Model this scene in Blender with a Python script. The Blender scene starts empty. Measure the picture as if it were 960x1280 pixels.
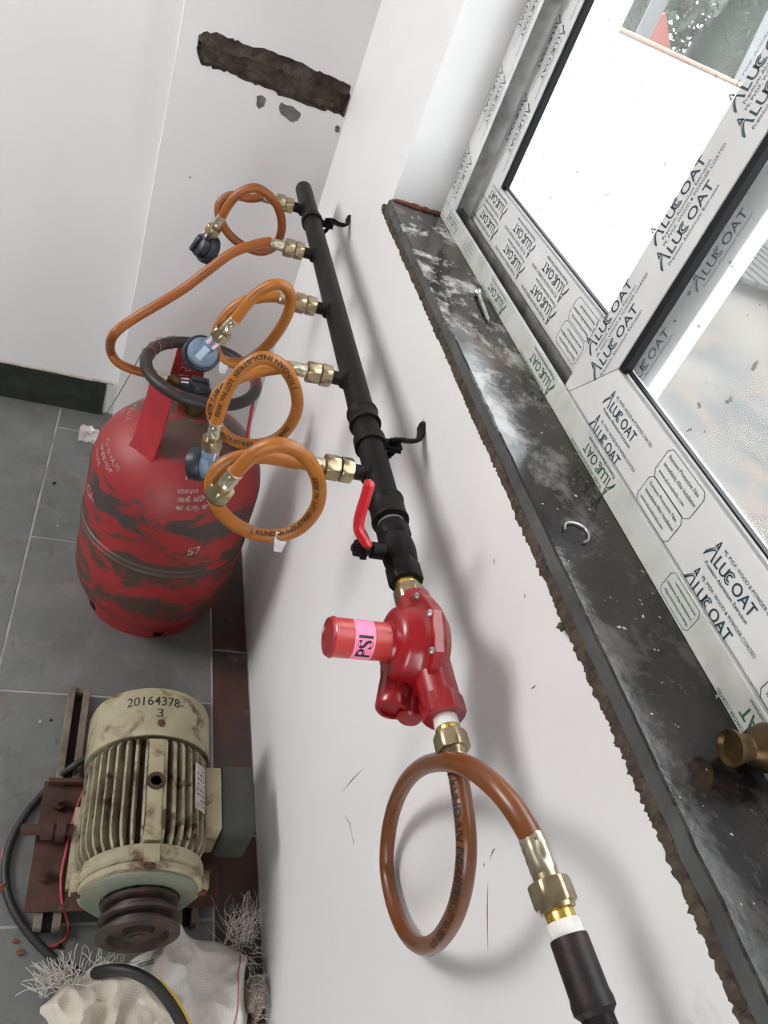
import bpy, bmesh, math, random
from mathutils import Vector, Matrix, noise
random.seed(7)
PI = math.pi
S = bpy.context.scene
COL = S.collection

# ------------------------------------------------------------------ camera
CX = Vector((0.92198619, 0.15202964, 0.35612984))      # world X axis in camera (right, down, forward)
CY = Vector((-0.17041958, -0.66652992, 0.72573757))
CZ = Vector((0.34770481, -0.72981152, -0.58862256))
FOC = 958.17
CAM = Vector((0.0, 0.0, 1.312))
cam = bpy.data.cameras.new('camera'); camo = bpy.data.objects.new('camera', cam); COL.objects.link(camo)
cam.sensor_fit = 'HORIZONTAL'; cam.sensor_width = 36.0; cam.lens = FOC / 960 * 36.0
cam.clip_start = 0.01; cam.clip_end = 300
right = Vector((CX[0], CY[0], CZ[0])); down = Vector((CX[1], CY[1], CZ[1])); fwd = Vector((CX[2], CY[2], CZ[2]))
m = Matrix((right, -down, -fwd)).transposed().to_4x4(); m.translation = CAM
camo.matrix_world = m
S.camera = camo

# ------------------------------------------------------------------ world, lights, exposure
world = bpy.data.worlds.new('world'); S.world = world; world.use_nodes = True
bg = world.node_tree.nodes['Background']; bg.inputs[0].default_value = (0.95, 0.975, 1.0, 1); bg.inputs[1].default_value = 5.6
def area(name, loc, target, sx, sy, power, color=(1, 1, 1)):
    l = bpy.data.lights.new(name, 'AREA'); l.shape = 'RECTANGLE'; l.size = sx; l.size_y = sy; l.energy = power; l.color = color
    o = bpy.data.objects.new(name, l); COL.objects.link(o); o.location = loc
    o.rotation_euler = (Vector(target) - Vector(loc)).to_track_quat('-Z', 'Y').to_euler()
    return o
area('daylight_side_window', (-2.32, 1.36, 1.95), (0.3, 0.75, 0.9), 0.8, 0.95, 21, (1.0, 0.985, 0.96))
S.view_settings.view_transform = 'Standard'; S.view_settings.look = 'None'
S.view_settings.gamma = 1.0; S.view_settings.use_curve_mapping = False
S.view_settings.exposure = 0.60

# ------------------------------------------------------------------ helpers
def ray(px, py):
    v = Vector((px - 480, py - 640, FOC)); return Vector((CX.dot(v), CY.dot(v), CZ.dot(v)))
def at(px, py, ax, val):
    d = ray(px, py); t = (val - CAM[ax]) / d[ax]; return CAM + d * t
def tag(o, label=None, cat=None, group=None, kind=None):
    if label: o['label'] = label
    if cat: o['category'] = cat
    if group: o['group'] = group
    if kind: o['kind'] = kind
    return o
def empty(name, loc, label=None, cat=None, group=None, kind=None):
    o = bpy.data.objects.new(name, None); COL.objects.link(o); o.location = loc; o.empty_display_size = 0.02
    return tag(o, label, cat, group, kind)
def obj(name, bm, mat, parent=None, smooth=True, label=None, recalc=True):
    """bm in world coordinates; the mesh is shifted to its own centre / the parent's origin"""
    if recalc: bmesh.ops.recalc_face_normals(bm, faces=bm.faces)
    me = bpy.data.meshes.new(name); bm.to_mesh(me); bm.free()
    if smooth:
        me.polygons.foreach_set('use_smooth', [True] * len(me.polygons))
        try: me.set_sharp_from_angle(angle=math.radians(38))
        except Exception: pass
    me.materials.append(mat)
    o = bpy.data.objects.new(name, me); COL.objects.link(o)
    if parent is not None:
        o.parent = parent
        w = Vector((0, 0, 0)); p = parent
        while p is not None: w += p.location; p = p.parent
        me.transform(Matrix.Translation(-w))
    else:
        c = sum((v.co for v in me.vertices), Vector()) / max(1, len(me.vertices))
        me.transform(Matrix.Translation(-c)); o.location = c
    if label: o['label'] = label
    return o
def box(bm, a, b, rot=None, piv=None, bev=0.0):
    a = Vector(a); b = Vector(b)
    c = (a + b) / 2; s = b - a
    g = bmesh.ops.create_cube(bm, size=1.0)
    vs = g['verts']
    for v in vs: v.co = Vector((v.co.x * s.x, v.co.y * s.y, v.co.z * s.z)) + c
    if bev > 0:
        es = list({e for v in vs for e in v.link_edges})
        r = bmesh.ops.bevel(bm, geom=es, offset=bev, segments=2, affect='EDGES', profile=0.5)
        vs = list({v for f in r['faces'] for v in f.verts} | {v for v in vs if v.is_valid})
    if rot is not None:
        p = Vector(piv) if piv is not None else c
        for v in vs: v.co = rot @ (v.co - p) + p
    return vs
def frame_from(axis, hint=Vector((0, 0, 1))):
    z = Vector(axis).normalized()
    if abs(z.dot(hint)) > 0.98: hint = Vector((0, 1, 0))
    x = (hint - z * hint.dot(z)).normalized(); y = z.cross(x)
    return Matrix((x, y, z)).transposed()
def lathe(bm, prof, org, axis, seg=32, hint=Vector((0, 0, 1)), hexa=None):
    """prof: list of (radius, height along the axis)"""
    M = frame_from(axis, hint); org = Vector(org); rings = []
    n = hexa or seg
    for r, h in prof:
        if r < 1e-6: rings.append([bm.verts.new(org + M @ Vector((0, 0, h)))])
        else: rings.append([bm.verts.new(org + M @ Vector((r * math.cos(2 * PI * k / n), r * math.sin(2 * PI * k / n), h))) for k in range(n)])
    for A, B in zip(rings, rings[1:]):
        for k in range(n):
            q = [A[k % len(A)], A[(k + 1) % len(A)], B[(k + 1) % len(B)], B[k % len(B)]]
            q2 = []
            for v in q:
                if v not in q2: q2.append(v)
            if len(q2) > 2: bm.faces.new(q2)
    if len(rings[0]) > 1: bm.faces.new(rings[0][::-1])
    if len(rings[-1]) > 1: bm.faces.new(rings[-1])
def cyl(bm, a, b, r, seg=24, r2=None, ch=0.0):
    a = Vector(a); b = Vector(b); L = (b - a).length; r2 = r if r2 is None else r2
    p = [(r, 0), (r2, L)] if ch <= 0 else [(r - ch, 0), (r, ch), (r2, L - ch), (r2 - ch, L)]
    lathe(bm, p, a, b - a, seg)
def hexnut(bm, a, b, r, ch=0.0012, hint=Vector((0, 0.3, 1))):
    """a hexagonal nut with chamfered corners"""
    a = Vector(a); b = Vector(b); L = (b - a).length
    M = frame_from(b - a, hint); n = 36; rings = []
    for h, k in ((0, 0.90), (ch, 1.0), (L - ch, 1.0), (L, 0.90)):
        ring = []
        for i in range(n):
            t = 2 * PI * i / n; u = (t % (PI / 3)) - PI / 6
            rr = r * math.cos(PI / 6) / math.cos(u)
            rr = min(rr, r * 0.975) if k == 1.0 else min(rr, r * k)
            ring.append(bm.verts.new(a + M @ Vector((rr * math.cos(t), rr * math.sin(t), h))))
        rings.append(ring)
    for A, B in zip(rings, rings[1:]):
        for i in range(n): bm.faces.new((A[i], A[(i + 1) % n], B[(i + 1) % n], B[i]))
    bm.faces.new(rings[0][::-1]); bm.faces.new(rings[-1])
def spline(pts, per=10, closed=False):
    out = []; n = len(pts)
    for i in range(n - 1):
        p0 = pts[max(i - 1, 0)]; p1 = pts[i]; p2 = pts[i + 1]; p3 = pts[min(i + 2, n - 1)]
        for k in range(per):
            t = k / per
            out.append(0.5 * ((2 * p1) + (p2 - p0) * t + (2 * p0 - 5 * p1 + 4 * p2 - p3) * t * t + (3 * p1 - p0 - 3 * p2 + p3) * t ** 3))
    out.append(pts[-1].copy()); return out
def relax(pts, it=3):
    for _ in range(it):
        pts = [pts[0]] + [(pts[i - 1] + pts[i] * 2 + pts[i + 1]) / 4 for i in range(1, len(pts) - 1)] + [pts[-1]]
    return pts
def tube(bm, pts, r, seg=14, caps=True, flat=1.0, hint=None):
    """round (or flattened) tube along the points; r is a number or a function of 0..1"""
    n = len(pts); rings = []; prev = None
    for i in range(n):
        t = (pts[min(i + 1, n - 1)] - pts[max(i - 1, 0)]).normalized()
        if prev is None:
            h = Vector(hint) if hint is not None else (Vector((0, 0, 1)) if abs(t.z) < 0.9 else Vector((1, 0, 0)))
            u = (h - t * h.dot(t)).normalized()
        else: u = (prev - t * prev.dot(t)).normalized()
        prev = u; w = t.cross(u); rr = r(i / (n - 1)) if callable(r) else r
        rings.append([bm.verts.new(pts[i] + u * (rr * flat * math.cos(2 * PI * k / seg)) + w * (rr * math.sin(2 * PI * k / seg))) for k in range(seg)])
    for A, B in zip(rings, rings[1:]):
        for k in range(seg): bm.faces.new((A[k], A[(k + 1) % seg], B[(k + 1) % seg], B[k]))
    if caps: bm.faces.new(rings[0][::-1]); bm.faces.new(rings[-1])
def prism(bm, poly, org, u, v, depth_vec):
    """extruded polygon: poly in (u,v) coordinates"""
    u = Vector(u); v = Vector(v); org = Vector(org); d = Vector(depth_vec)
    A = [bm.verts.new(org + u * a + v * b) for a, b in poly]; B = [bm.verts.new(x.co + d) for x in A]
    bm.faces.new(A); bm.faces.new(B[::-1]); n = len(A)
    for i in range(n): bm.faces.new((A[i], B[i], B[(i + 1) % n], A[(i + 1) % n]))
def blob(bm, c, r, sc=(1, 1, 1), amp=0.35, seed=0, sub=2):
    g = bmesh.ops.create_icosphere(bm, subdivisions=sub, radius=1.0)
    for v in g['verts']:
        d = v.co.normalized(); k = 1 + amp * noise.noise(d * 1.7 + Vector((seed, seed * 2.1, 0)))
        v.co = Vector(c) + Vector((d.x * sc[0], d.y * sc[1], d.z * sc[2])) * r * k

# ------------------------------------------------------------------ text (flat print)
_tc = {}
def text_geo(s, outline=0.0):
    """vertices (x,y) and faces of a string, cap height about 0.7 for size 1"""
    key = (s, outline)
    if key in _tc: return _tc[key]
    c = bpy.data.curves.new('t', 'FONT'); c.body = s; c.size = 1.0; c.resolution_u = 3; c.offset = outline
    o = bpy.data.objects.new('t', c); COL.objects.link(o)
    dg = bpy.context.evaluated_depsgraph_get()
    me = bpy.data.meshes.new_from_object(o.evaluated_get(dg))
    r = ([(v.co.x, v.co.y) for v in me.vertices], [tuple(p.vertices) for p in me.polygons])
    bpy.data.objects.remove(o); bpy.data.curves.remove(c); bpy.data.meshes.remove(me)
    _tc[key] = r; return r
def text_w(s): return max([x for x, _ in text_geo(s)[0]] or [0])
def put_text(bm, s, size, fn, sx=1.0, x0=0.0, y0=0.0, outline=0.0):
    vs, fs = text_geo(s, outline)
    V = [bm.verts.new(fn(x0 + x * size * sx, y0 + y * size)) for x, y in vs]
    for f in fs:
        try: bm.faces.new([V[i] for i in f])
        except ValueError: pass
def planar(org, u, v):
    org = Vector(org); u = Vector(u); v = Vector(v)
    return lambda x, y: org + u * x + v * y

# ------------------------------------------------------------------ materials
def new_mat(name):
    mt = bpy.data.materials.new(name); mt.use_nodes = True
    nt = mt.node_tree; b = nt.nodes['Principled BSDF']; return mt, nt, b
def N(nt, t, **kw):
    n = nt.nodes.new(t)
    for k, v in kw.items():
        if hasattr(n, k): setattr(n, k, v)
    return n
def c4(c): return (c[0], c[1], c[2], 1)
def ramp(nt, fac, stops):
    r = nt.nodes.new('ShaderNodeValToRGB'); e = r.color_ramp.elements
    while len(e) < len(stops): e.new(0.5)
    for el, (p, c) in zip(e, stops): el.position = p; el.color = c4(c) if not isinstance(c, float) else (c, c, c, 1)
    nt.links.new(fac, r.inputs[0]); return r.outputs[0]
def noise_n(nt, scale, detail=4, rough=0.55, vec=None, stretch=None, coord='Object', dist=0.0):
    n = nt.nodes.new('ShaderNodeTexNoise'); n.inputs['Scale'].default_value = scale; n.inputs['Detail'].default_value = detail
    n.inputs['Roughness'].default_value = rough; n.inputs['Distortion'].default_value = dist
    if coord == 'World': src = nt.nodes.new('ShaderNodeNewGeometry').outputs['Position']
    else: src = nt.nodes.new('ShaderNodeTexCoord').outputs[coord]
    mp = nt.nodes.new('ShaderNodeMapping')
    if stretch: mp.inputs['Scale'].default_value = stretch
    nt.links.new(src, mp.inputs[0]); nt.links.new(mp.outputs[0], n.inputs['Vector'])
    return n.outputs['Fac']
def mix(nt, fac, a, b):
    x = nt.nodes.new('ShaderNodeMix'); x.data_type = 'RGBA'
    if isinstance(fac, float): x.inputs[0].default_value = fac
    else: nt.links.new(fac, x.inputs[0])
    for sock, v in ((x.inputs[6], a), (x.inputs[7], b)):
        if isinstance(v, tuple): sock.default_value = c4(v)
        else: nt.links.new(v, sock)
    return x.outputs[2]
def bump(nt, b, h, strength=0.3, dist=0.002):
    n = nt.nodes.new('ShaderNodeBump'); n.inputs['Strength'].default_value = strength; n.inputs['Distance'].default_value = dist
    nt.links.new(h, n.inputs['Height']); nt.links.new(n.outputs[0], b.inputs['Normal'])
def pm(name, base, rough=0.5, metal=0.0, var=None, vscale=30, vlo=0.4, vhi=0.65, bmp=0.0, bscale=None, rough2=None, var2=None, v2scale=8, v2lo=0.55, v2hi=0.62, stretch=None, spec=None, coord='Object', coat=0.0):
    """base colour with one or two noise-driven variations"""
    mt, nt, b = new_mat(name); col = base
    b.inputs['Roughness'].default_value = rough; b.inputs['Metallic'].default_value = metal
    if spec is not None: b.inputs['Specular IOR Level'].default_value = spec
    if coat: b.inputs['Coat Weight'].default_value = coat; b.inputs['Coat Roughness'].default_value = 0.15
    f = None
    if var is not None:
        f = ramp(nt, noise_n(nt, vscale, 5, 0.6, stretch=stretch, coord=coord), [(vlo, 0.0), (vhi, 1.0)])
        col = mix(nt, f, base, var)
        if rough2 is not None:
            mr = N(nt, 'ShaderNodeMapRange'); nt.links.new(f, mr.inputs[0]); mr.inputs[3].default_value = rough; mr.inputs[4].default_value = rough2
            nt.links.new(mr.outputs[0], b.inputs['Roughness'])
    if var2 is not None:
        g = ramp(nt, noise_n(nt, v2scale, 6, 0.65, coord=coord, dist=0.6), [(v2lo, 0.0), (v2hi, 1.0)])
        col = mix(nt, g, col, var2)
    if isinstance(col, tuple): b.inputs['Base Color'].default_value = c4(col)
    else: nt.links.new(col, b.inputs['Base Color'])
    if bmp: bump(nt, b, noise_n(nt, bscale or vscale * 2, 5, 0.6, coord=coord), bmp)
    return mt

def wall_material():
    mt, nt, b = new_mat('white_wall_paint'); b.inputs['Roughness'].default_value = 0.55
    base = ramp(nt, noise_n(nt, 2.2, 5, 0.6, coord='World'), [(0.3, (0.70, 0.68, 0.67)), (0.7, (0.76, 0.74, 0.735))])
    sc = ramp(nt, noise_n(nt, 9, 6, 0.7, coord='World', stretch=(1, 1.6, 0.5), dist=1.2), [(0.66, 0.0), (0.74, 1.0)])
    c = mix(nt, sc, base, (0.60, 0.57, 0.54))
    sp = ramp(nt, noise_n(nt, 85, 2, 0.5, coord='World', stretch=(1, 1, 0.6)), [(0.80, 0.0), (0.82, 1.0)])
    c = mix(nt, sp, c, (0.16, 0.15, 0.14))
    nt.links.new(c, b.inputs['Base Color'])
    bump(nt, b, noise_n(nt, 60, 3, 0.5, coord='World'), 0.06, 0.002); return mt
M = {}
M['wall'] = wall_material()
M['dim_shell'] = pm('dim_unseen_shell', (0.27, 0.26, 0.245), 0.85, var=(0.20, 0.19, 0.18), vscale=4, coord='World')  # grey invented for the unseen walls and ceiling, to cut bounced light
M['plaster_rough'] = pm('broken_mortar', (0.12, 0.098, 0.072), 0.95, var=(0.045, 0.034, 0.025), vscale=26, vlo=0.35, vhi=0.65, var2=(0.20, 0.19, 0.175), v2scale=9, v2lo=0.58, v2hi=0.70, bmp=1.0, bscale=60, coord='World')
M['plaster_edge'] = pm('raw_plaster_edge', (0.52, 0.48, 0.42), 0.9, var=(0.35, 0.31, 0.26), vscale=40, bmp=0.5, coord='World')
def floor_material():
    mt, nt, b = new_mat('grey_stone_tile')
    n1 = noise_n(nt, 4, 6, 0.65, coord='World')
    c = ramp(nt, n1, [(0.3, (0.10, 0.105, 0.102)), (0.7, (0.175, 0.18, 0.172))])
    dust = ramp(nt, noise_n(nt, 13, 7, 0.7, coord='World', dist=0.8), [(0.52, 0.0), (0.75, 0.55)])
    c = mix(nt, dust, c, (0.24, 0.235, 0.225))
    brown = ramp(nt, noise_n(nt, 7.3, 5, 0.7, coord='World', stretch=(1, 1.4, 1)), [(0.56, 0.0), (0.70, 0.7)])
    c = mix(nt, brown, c, (0.13, 0.085, 0.062))
    dark = ramp(nt, noise_n(nt, 19, 6, 0.7, coord='World', stretch=(1, 0.5, 1)), [(0.60, 0.0), (0.70, 0.6)])
    c = mix(nt, dark, c, (0.06, 0.06, 0.055))
    white = ramp(nt, noise_n(nt, 60, 3, 0.6, coord='World'), [(0.72, 0.0), (0.76, 0.7)])
    c = mix(nt, white, c, (0.42, 0.41, 0.39))
    nt.links.new(c, b.inputs['Base Color'])
    nt.links.new(ramp(nt, noise_n(nt, 9, 5, 0.6, coord='World'), [(0.3, 0.38), (0.7, 0.65)]), b.inputs['Roughness'])
    bump(nt, b, noise_n(nt, 40, 5, 0.6, coord='World'), 0.15, 0.002); return mt
M['tile'] = floor_material()
M['tile_red'] = pm('red_oxide_strip', (0.075, 0.028, 0.020), 0.65, var=(0.042, 0.030, 0.026), vscale=9, vlo=0.4, vhi=0.6, var2=(0.13, 0.12, 0.115), v2scale=14, v2lo=0.6, v2hi=0.7, bmp=0.2, coord='World')
M['grout'] = pm('grout', (0.40, 0.39, 0.36), 0.9, var=(0.24, 0.23, 0.21), vscale=12, coord='World')
M['skirting'] = pm('dark_green_skirting_stone', (0.012, 0.016, 0.011), 0.35, var=(0.03, 0.032, 0.024), vscale=20, coord='World')
def sill_material():
    mt, nt, b = new_mat('dark_polished_sill_stone')
    c = ramp(nt, noise_n(nt, 7, 6, 0.65, coord='World', stretch=(1.6, 0.8, 1), dist=0.3), [(0.36, (0.007, 0.006, 0.007)), (0.54, (0.020, 0.016, 0.014)), (0.74, (0.07, 0.044, 0.028))])
    d = ramp(nt, noise_n(nt, 14, 8, 0.75, coord='World', dist=0.3, stretch=(1, 0.8, 1)), [(0.50, 0.0), (0.60, 0.85)])
    # whitish smears mixed in, stronger over the far half of the slab
    g = N(nt, 'ShaderNodeNewGeometry'); sx = N(nt, 'ShaderNodeSeparateXYZ'); nt.links.new(g.outputs['Position'], sx.inputs[0])
    far = N(nt, 'ShaderNodeMapRange'); nt.links.new(sx.outputs[1], far.inputs[0]); far.inputs[1].default_value = 0.40; far.inputs[2].default_value = 1.0; far.inputs[3].default_value = 0.10; far.inputs[4].default_value = 1.0
    mu = N(nt, 'ShaderNodeMath', operation='MULTIPLY'); nt.links.new(d, mu.inputs[0]); nt.links.new(far.outputs[0], mu.inputs[1])
    c = mix(nt, mu.outputs[0], c, (0.55, 0.52, 0.49))
    sp = ramp(nt, noise_n(nt, 130, 2, 0.5, coord='World'), [(0.735, 0.0), (0.75, 0.8)])
    c = mix(nt, sp, c, (0.5, 0.48, 0.45))
    nt.links.new(c, b.inputs['Base Color'])
    nt.links.new(ramp(nt, noise_n(nt, 14, 5, 0.65, coord='World'), [(0.3, 0.05), (0.7, 0.26)]), b.inputs['Roughness'])
    b.inputs['Specular IOR Level'].default_value = 0.42
    bump(nt, b, noise_n(nt, 55, 5, 0.6, coord='World'), 0.25, 0.0015); return mt
M['sill'] = sill_material()
M['sill_edge'] = pm('sawn_sill_edge', (0.085, 0.088, 0.086), 0.6, var=(0.045, 0.044, 0.042), vscale=20, var2=(0.20, 0.19, 0.175), v2scale=60, v2lo=0.66, v2hi=0.72, coord='World', bmp=0.2)
M['mortar'] = pm('mortar_bead', (0.105, 0.080, 0.055), 0.95, var=(0.042, 0.031, 0.021), vscale=90, vlo=0.35, vhi=0.65, bmp=1.0, bscale=160, coord='World')
M['film'] = pm('film_covered_aluminium', (0.66, 0.655, 0.64), 0.32, var=(0.56, 0.555, 0.54), vscale=9, vlo=0.35, vhi=0.75, spec=0.35, coord='World')
M['film_dirty'] = pm('film_covered_track', (0.56, 0.56, 0.53), 0.4, var=(0.40, 0.395, 0.36), vscale=22, vlo=0.45, vhi=0.75, coord='World', bmp=0.15)
M['alu'] = pm('bare_aluminium_edge', (0.78, 0.78, 0.79), 0.3, 0.35, coord='World')
M['alu_dark'] = pm('track_inside', (0.20, 0.195, 0.19), 0.5, var=(0.10, 0.095, 0.09), vscale=30, coord='World')
M['rubber'] = pm('black_rubber_and_hole_shade', (0.004, 0.004, 0.006), 0.55, spec=0.2)  # gasket rubber; the same black paints the shade inside holes
M['print_navy'] = pm('navy_print', (0.018, 0.045, 0.065), 0.5)
M['print_green'] = pm('green_print', (0.015, 0.10, 0.045), 0.5)
M['print_black'] = pm('black_print', (0.012, 0.010, 0.010), 0.6)
M['print_white'] = pm('white_stencil', (0.46, 0.36, 0.34), 0.7, var=(0.28, 0.05, 0.05), vscale=140, vlo=0.45, vhi=0.60)
def glass_material():
    mt, nt, b = new_mat('window_glass'); out = nt.nodes['Material Output']; nt.nodes.remove(b)
    tr = N(nt, 'ShaderNodeBsdfTransparent'); tr.inputs[0].default_value = (0.93, 0.95, 0.95, 1)
    gl = N(nt, 'ShaderNodeBsdfGlossy'); gl.inputs['Roughness'].default_value = 0.02
    lw = N(nt, 'ShaderNodeLayerWeight'); lw.inputs[0].default_value = 0.5
    pw = N(nt, 'ShaderNodeMath', operation='POWER'); nt.links.new(lw.outputs['Facing'], pw.inputs[0]); pw.inputs[1].default_value = 4.0
    fr = N(nt, 'ShaderNodeMapRange'); nt.links.new(pw.outputs[0], fr.inputs[0]); fr.inputs[3].default_value = 0.035; fr.inputs[4].default_value = 0.75
    mx = N(nt, 'ShaderNodeMixShader'); nt.links.new(fr.outputs[0], mx.inputs[0]); nt.links.new(tr.outputs[0], mx.inputs[1]); nt.links.new(gl.outputs[0], mx.inputs[2])
    # dust specks, and a translucent film added as haze over the view
    df = N(nt, 'ShaderNodeBsdfTranslucent'); df.inputs[0].default_value = (0.55, 0.55, 0.54, 1)
    dk = N(nt, 'ShaderNodeBsdfDiffuse'); dk.inputs[0].default_value = (0.16, 0.15, 0.14, 1)
    sp = ramp(nt, noise_n(nt, 95, 2, 0.5, coord='World'), [(0.715, 0.0), (0.75, 0.8)])
    ds = ramp(nt, noise_n(nt, 6, 5, 0.7, coord='World'), [(0.35, 0.015), (0.8, 0.07)])
    m1 = N(nt, 'ShaderNodeMixShader'); nt.links.new(ds, m1.inputs[0]); nt.links.new(mx.outputs[0], m1.inputs[1]); nt.links.new(df.outputs[0], m1.inputs[2])
    m2 = N(nt, 'ShaderNodeMixShader'); nt.links.new(sp, m2.inputs[0]); nt.links.new(m1.outputs[0], m2.inputs[1]); nt.links.new(dk.outputs[0], m2.inputs[2])
    nt.links.new(m2.outputs[0], out.inputs[0]); return mt
M['glass'] = glass_material()
M['pipe'] = pm('black_painted_pipe', (0.006, 0.005, 0.005), 0.5, spec=0.16, var=(0.014, 0.010, 0.009), vscale=35, bmp=0.25, bscale=70, coord='World')
M['pipe_rust'] = pm('black_pipe_with_rust', (0.010, 0.008, 0.009), 0.48, spec=0.3, var=(0.035, 0.016, 0.010), vscale=28, vlo=0.5, vhi=0.75, bmp=0.3, bscale=80, coord='World')
M['brass'] = pm('dull_brass', (0.47, 0.38, 0.235), 0.30, 0.92, var=(0.30, 0.235, 0.145), vscale=60, bmp=0.1, coord='World')
M['brass_old'] = pm('tarnished_brass', (0.12, 0.072, 0.028), 0.40, 0.8, var=(0.055, 0.036, 0.018), vscale=40, bmp=0.2, coord='World')
M['brass_bright'] = pm('bright_brass_thread', (0.75, 0.52, 0.12), 0.25, 0.9, coord='World')
M['ferrule'] = pm('crimped_ferrule', (0.62, 0.55, 0.43), 0.28, 0.85, var=(0.42, 0.36, 0.26), vscale=50, coord='World')
M['hose'] = pm('orange_rubber_hose', (0.37, 0.125, 0.010), 0.42, var=(0.29, 0.090, 0.008), vscale=25, bmp=0.06, bscale=150, coord='World')
M['hose_brown'] = pm('brown_orange_hose', (0.165, 0.046, 0.006), 0.38, var=(0.12, 0.033, 0.005), vscale=25, bmp=0.08, bscale=150, coord='World', coat=0.2)
M['hose_rust'] = pm('rust_orange_hose', (0.28, 0.076, 0.008), 0.42, var=(0.22, 0.057, 0.007), vscale=25, bmp=0.06, bscale=150, coord='World')
M['teflon'] = pm('white_thread_tape', (0.74, 0.72, 0.68), 0.6, var=(0.6, 0.58, 0.53), vscale=90, bmp=0.3, coord='World')
M['red_paint'] = pm('red_enamel', (0.30, 0.006, 0.010), 0.3, var=(0.23, 0.005, 0.008), vscale=14, coord='World', coat=0.3)
M['red_bonnet'] = pm('red_bonnet_paint', (0.46, 0.030, 0.028), 0.3, coord='World', coat=0.4)
M['red_vinyl'] = pm('red_vinyl_sleeve', (0.45, 0.009, 0.016), 0.32, coord='World')
M['pink'] = pm('pink_label', (0.90, 0.24, 0.42), 0.5)
M['steel'] = pm('zinc_steel', (0.55, 0.54, 0.52), 0.35, 0.85, var=(0.35, 0.34, 0.32), vscale=60, coord='World')
M['grey_plastic'] = pm('blue_grey_plastic', (0.16, 0.22, 0.30), 0.42, var=(0.125, 0.17, 0.235), vscale=30)
M['dark_plastic'] = pm('charcoal_plastic', (0.015, 0.018, 0.025), 0.42)
M['pale_plastic'] = pm('pale_blue_plastic', (0.34, 0.42, 0.52), 0.4)
M['paper'] = pm('white_paper', (0.74, 0.72, 0.72), 0.8, var=(0.60, 0.57, 0.58), vscale=60)
def cyl_material():
    mt, nt, b = new_mat('worn_red_cylinder_paint')
    g = N(nt, 'ShaderNodeNewGeometry'); s = N(nt, 'ShaderNodeSeparateXYZ'); nt.links.new(g.outputs['Position'], s.inputs[0])
    red = ramp(nt, noise_n(nt, 9, 5, 0.6, coord='World'), [(0.3, (0.225, 0.016, 0.017)), (0.7, (0.33, 0.026, 0.026))])
    # rubbed bands: height plus noise
    nz = noise_n(nt, 11, 8, 0.75, coord='World', stretch=(1, 1, 2.0), dist=0.5)
    def band(z0, w, gain):
        a = N(nt, 'ShaderNodeMath', operation='SUBTRACT'); nt.links.new(s.outputs[2], a.inputs[0]); a.inputs[1].default_value = z0
        ab = N(nt, 'ShaderNodeMath', operation='ABSOLUTE'); nt.links.new(a.outputs[0], ab.inputs[0])
        d = N(nt, 'ShaderNodeMath', operation='DIVIDE'); nt.links.new(ab.outputs[0], d.inputs[0]); d.inputs[1].default_value = w
        i = N(nt, 'ShaderNodeMath', operation='SUBTRACT'); i.inputs[0].default_value = gain; nt.links.new(d.outputs[0], i.inputs[1])
        mlt = N(nt, 'ShaderNodeMath', operation='MULTIPLY'); nt.links.new(i.outputs[0], mlt.inputs[0]); mlt.inputs[1].default_value = 0.13
        ad = N(nt, 'ShaderNodeMath', operation='ADD'); nt.links.new(mlt.outputs[0], ad.inputs[0]); nt.links.new(nz, ad.inputs[1])
        return ramp(nt, ad.outputs[0], [(0.565, 0.0), (0.605, 1.0)])
    b1 = band(0.345, 0.030, 1.35); b2 = band(0.228, 0.055, 1.25); b3 = band(0.125, 0.055, 1.1); b4 = band(0.483, 0.022, 1.6)
    c = mix(nt, b1, red, (0.050, 0.040, 0.035)); c = mix(nt, b2, c, (0.062, 0.040, 0.028)); c = mix(nt, b3, c, (0.065, 0.038, 0.028)); c = mix(nt, b4, c, (0.10, 0.055, 0.045))
    sp = ramp(nt, noise_n(nt, 55, 5, 0.7, coord='World'), [(0.62, 0.0), (0.69, 0.9)])
    c = mix(nt, sp, c, (0.06, 0.032, 0.026))
    nt.links.new(c, b.inputs['Base Color']); b.inputs['Roughness'].default_value = 0.5
    bump(nt, b, noise_n(nt, 45, 5, 0.6, coord='World'), 0.2, 0.002); return mt
M['cyl'] = cyl_material()
M['cyl_ring'] = pm('worn_red_and_dark_ring', (0.026, 0.017, 0.016), 0.5, var=(0.20, 0.018, 0.02), vscale=16, vlo=0.54, vhi=0.66, coord='World', bmp=0.2)
M['cyl_stay'] = pm('scuffed_red_stay', (0.38, 0.022, 0.028), 0.48, var=(0.27, 0.02, 0.024), vscale=20, var2=(0.10, 0.05, 0.045), v2scale=18, v2lo=0.62, v2hi=0.7, coord='World')
M['motor'] = pm('cream_paint_with_rust', (0.38, 0.335, 0.215), 0.55, var=(0.27, 0.235, 0.15), vscale=14, var2=(0.11, 0.048, 0.02), v2scale=19, v2lo=0.54, v2hi=0.66, bmp=0.25, bscale=50, coord='World')
M['motor_body'] = pm('grimy_dark_groove_frame', (0.040, 0.032, 0.022), 0.8, var=(0.02, 0.013, 0.009), vscale=25, coord='World')  # grime, with the grooves between the fins darkened further in the colour
M['motor_fin'] = pm('rusty_cream_fin', (0.36, 0.325, 0.215), 0.6, var=(0.19, 0.155, 0.10), vscale=22, var2=(0.085, 0.036, 0.017), v2scale=26, v2lo=0.52, v2hi=0.62, bmp=0.3, bscale=70, coord='World')
M['motor_green'] = pm('pale_green_end_shield', (0.145, 0.185, 0.135), 0.5, var=(0.20, 0.19, 0.13), vscale=18, var2=(0.14, 0.08, 0.04), v2scale=20, v2lo=0.62, v2hi=0.7, coord='World')
M['cast_dark'] = pm('brown_black_cast_iron', (0.045, 0.034, 0.030), 0.55, 0.3, var=(0.09, 0.05, 0.035), vscale=35, bmp=0.25, coord='World')
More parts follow.
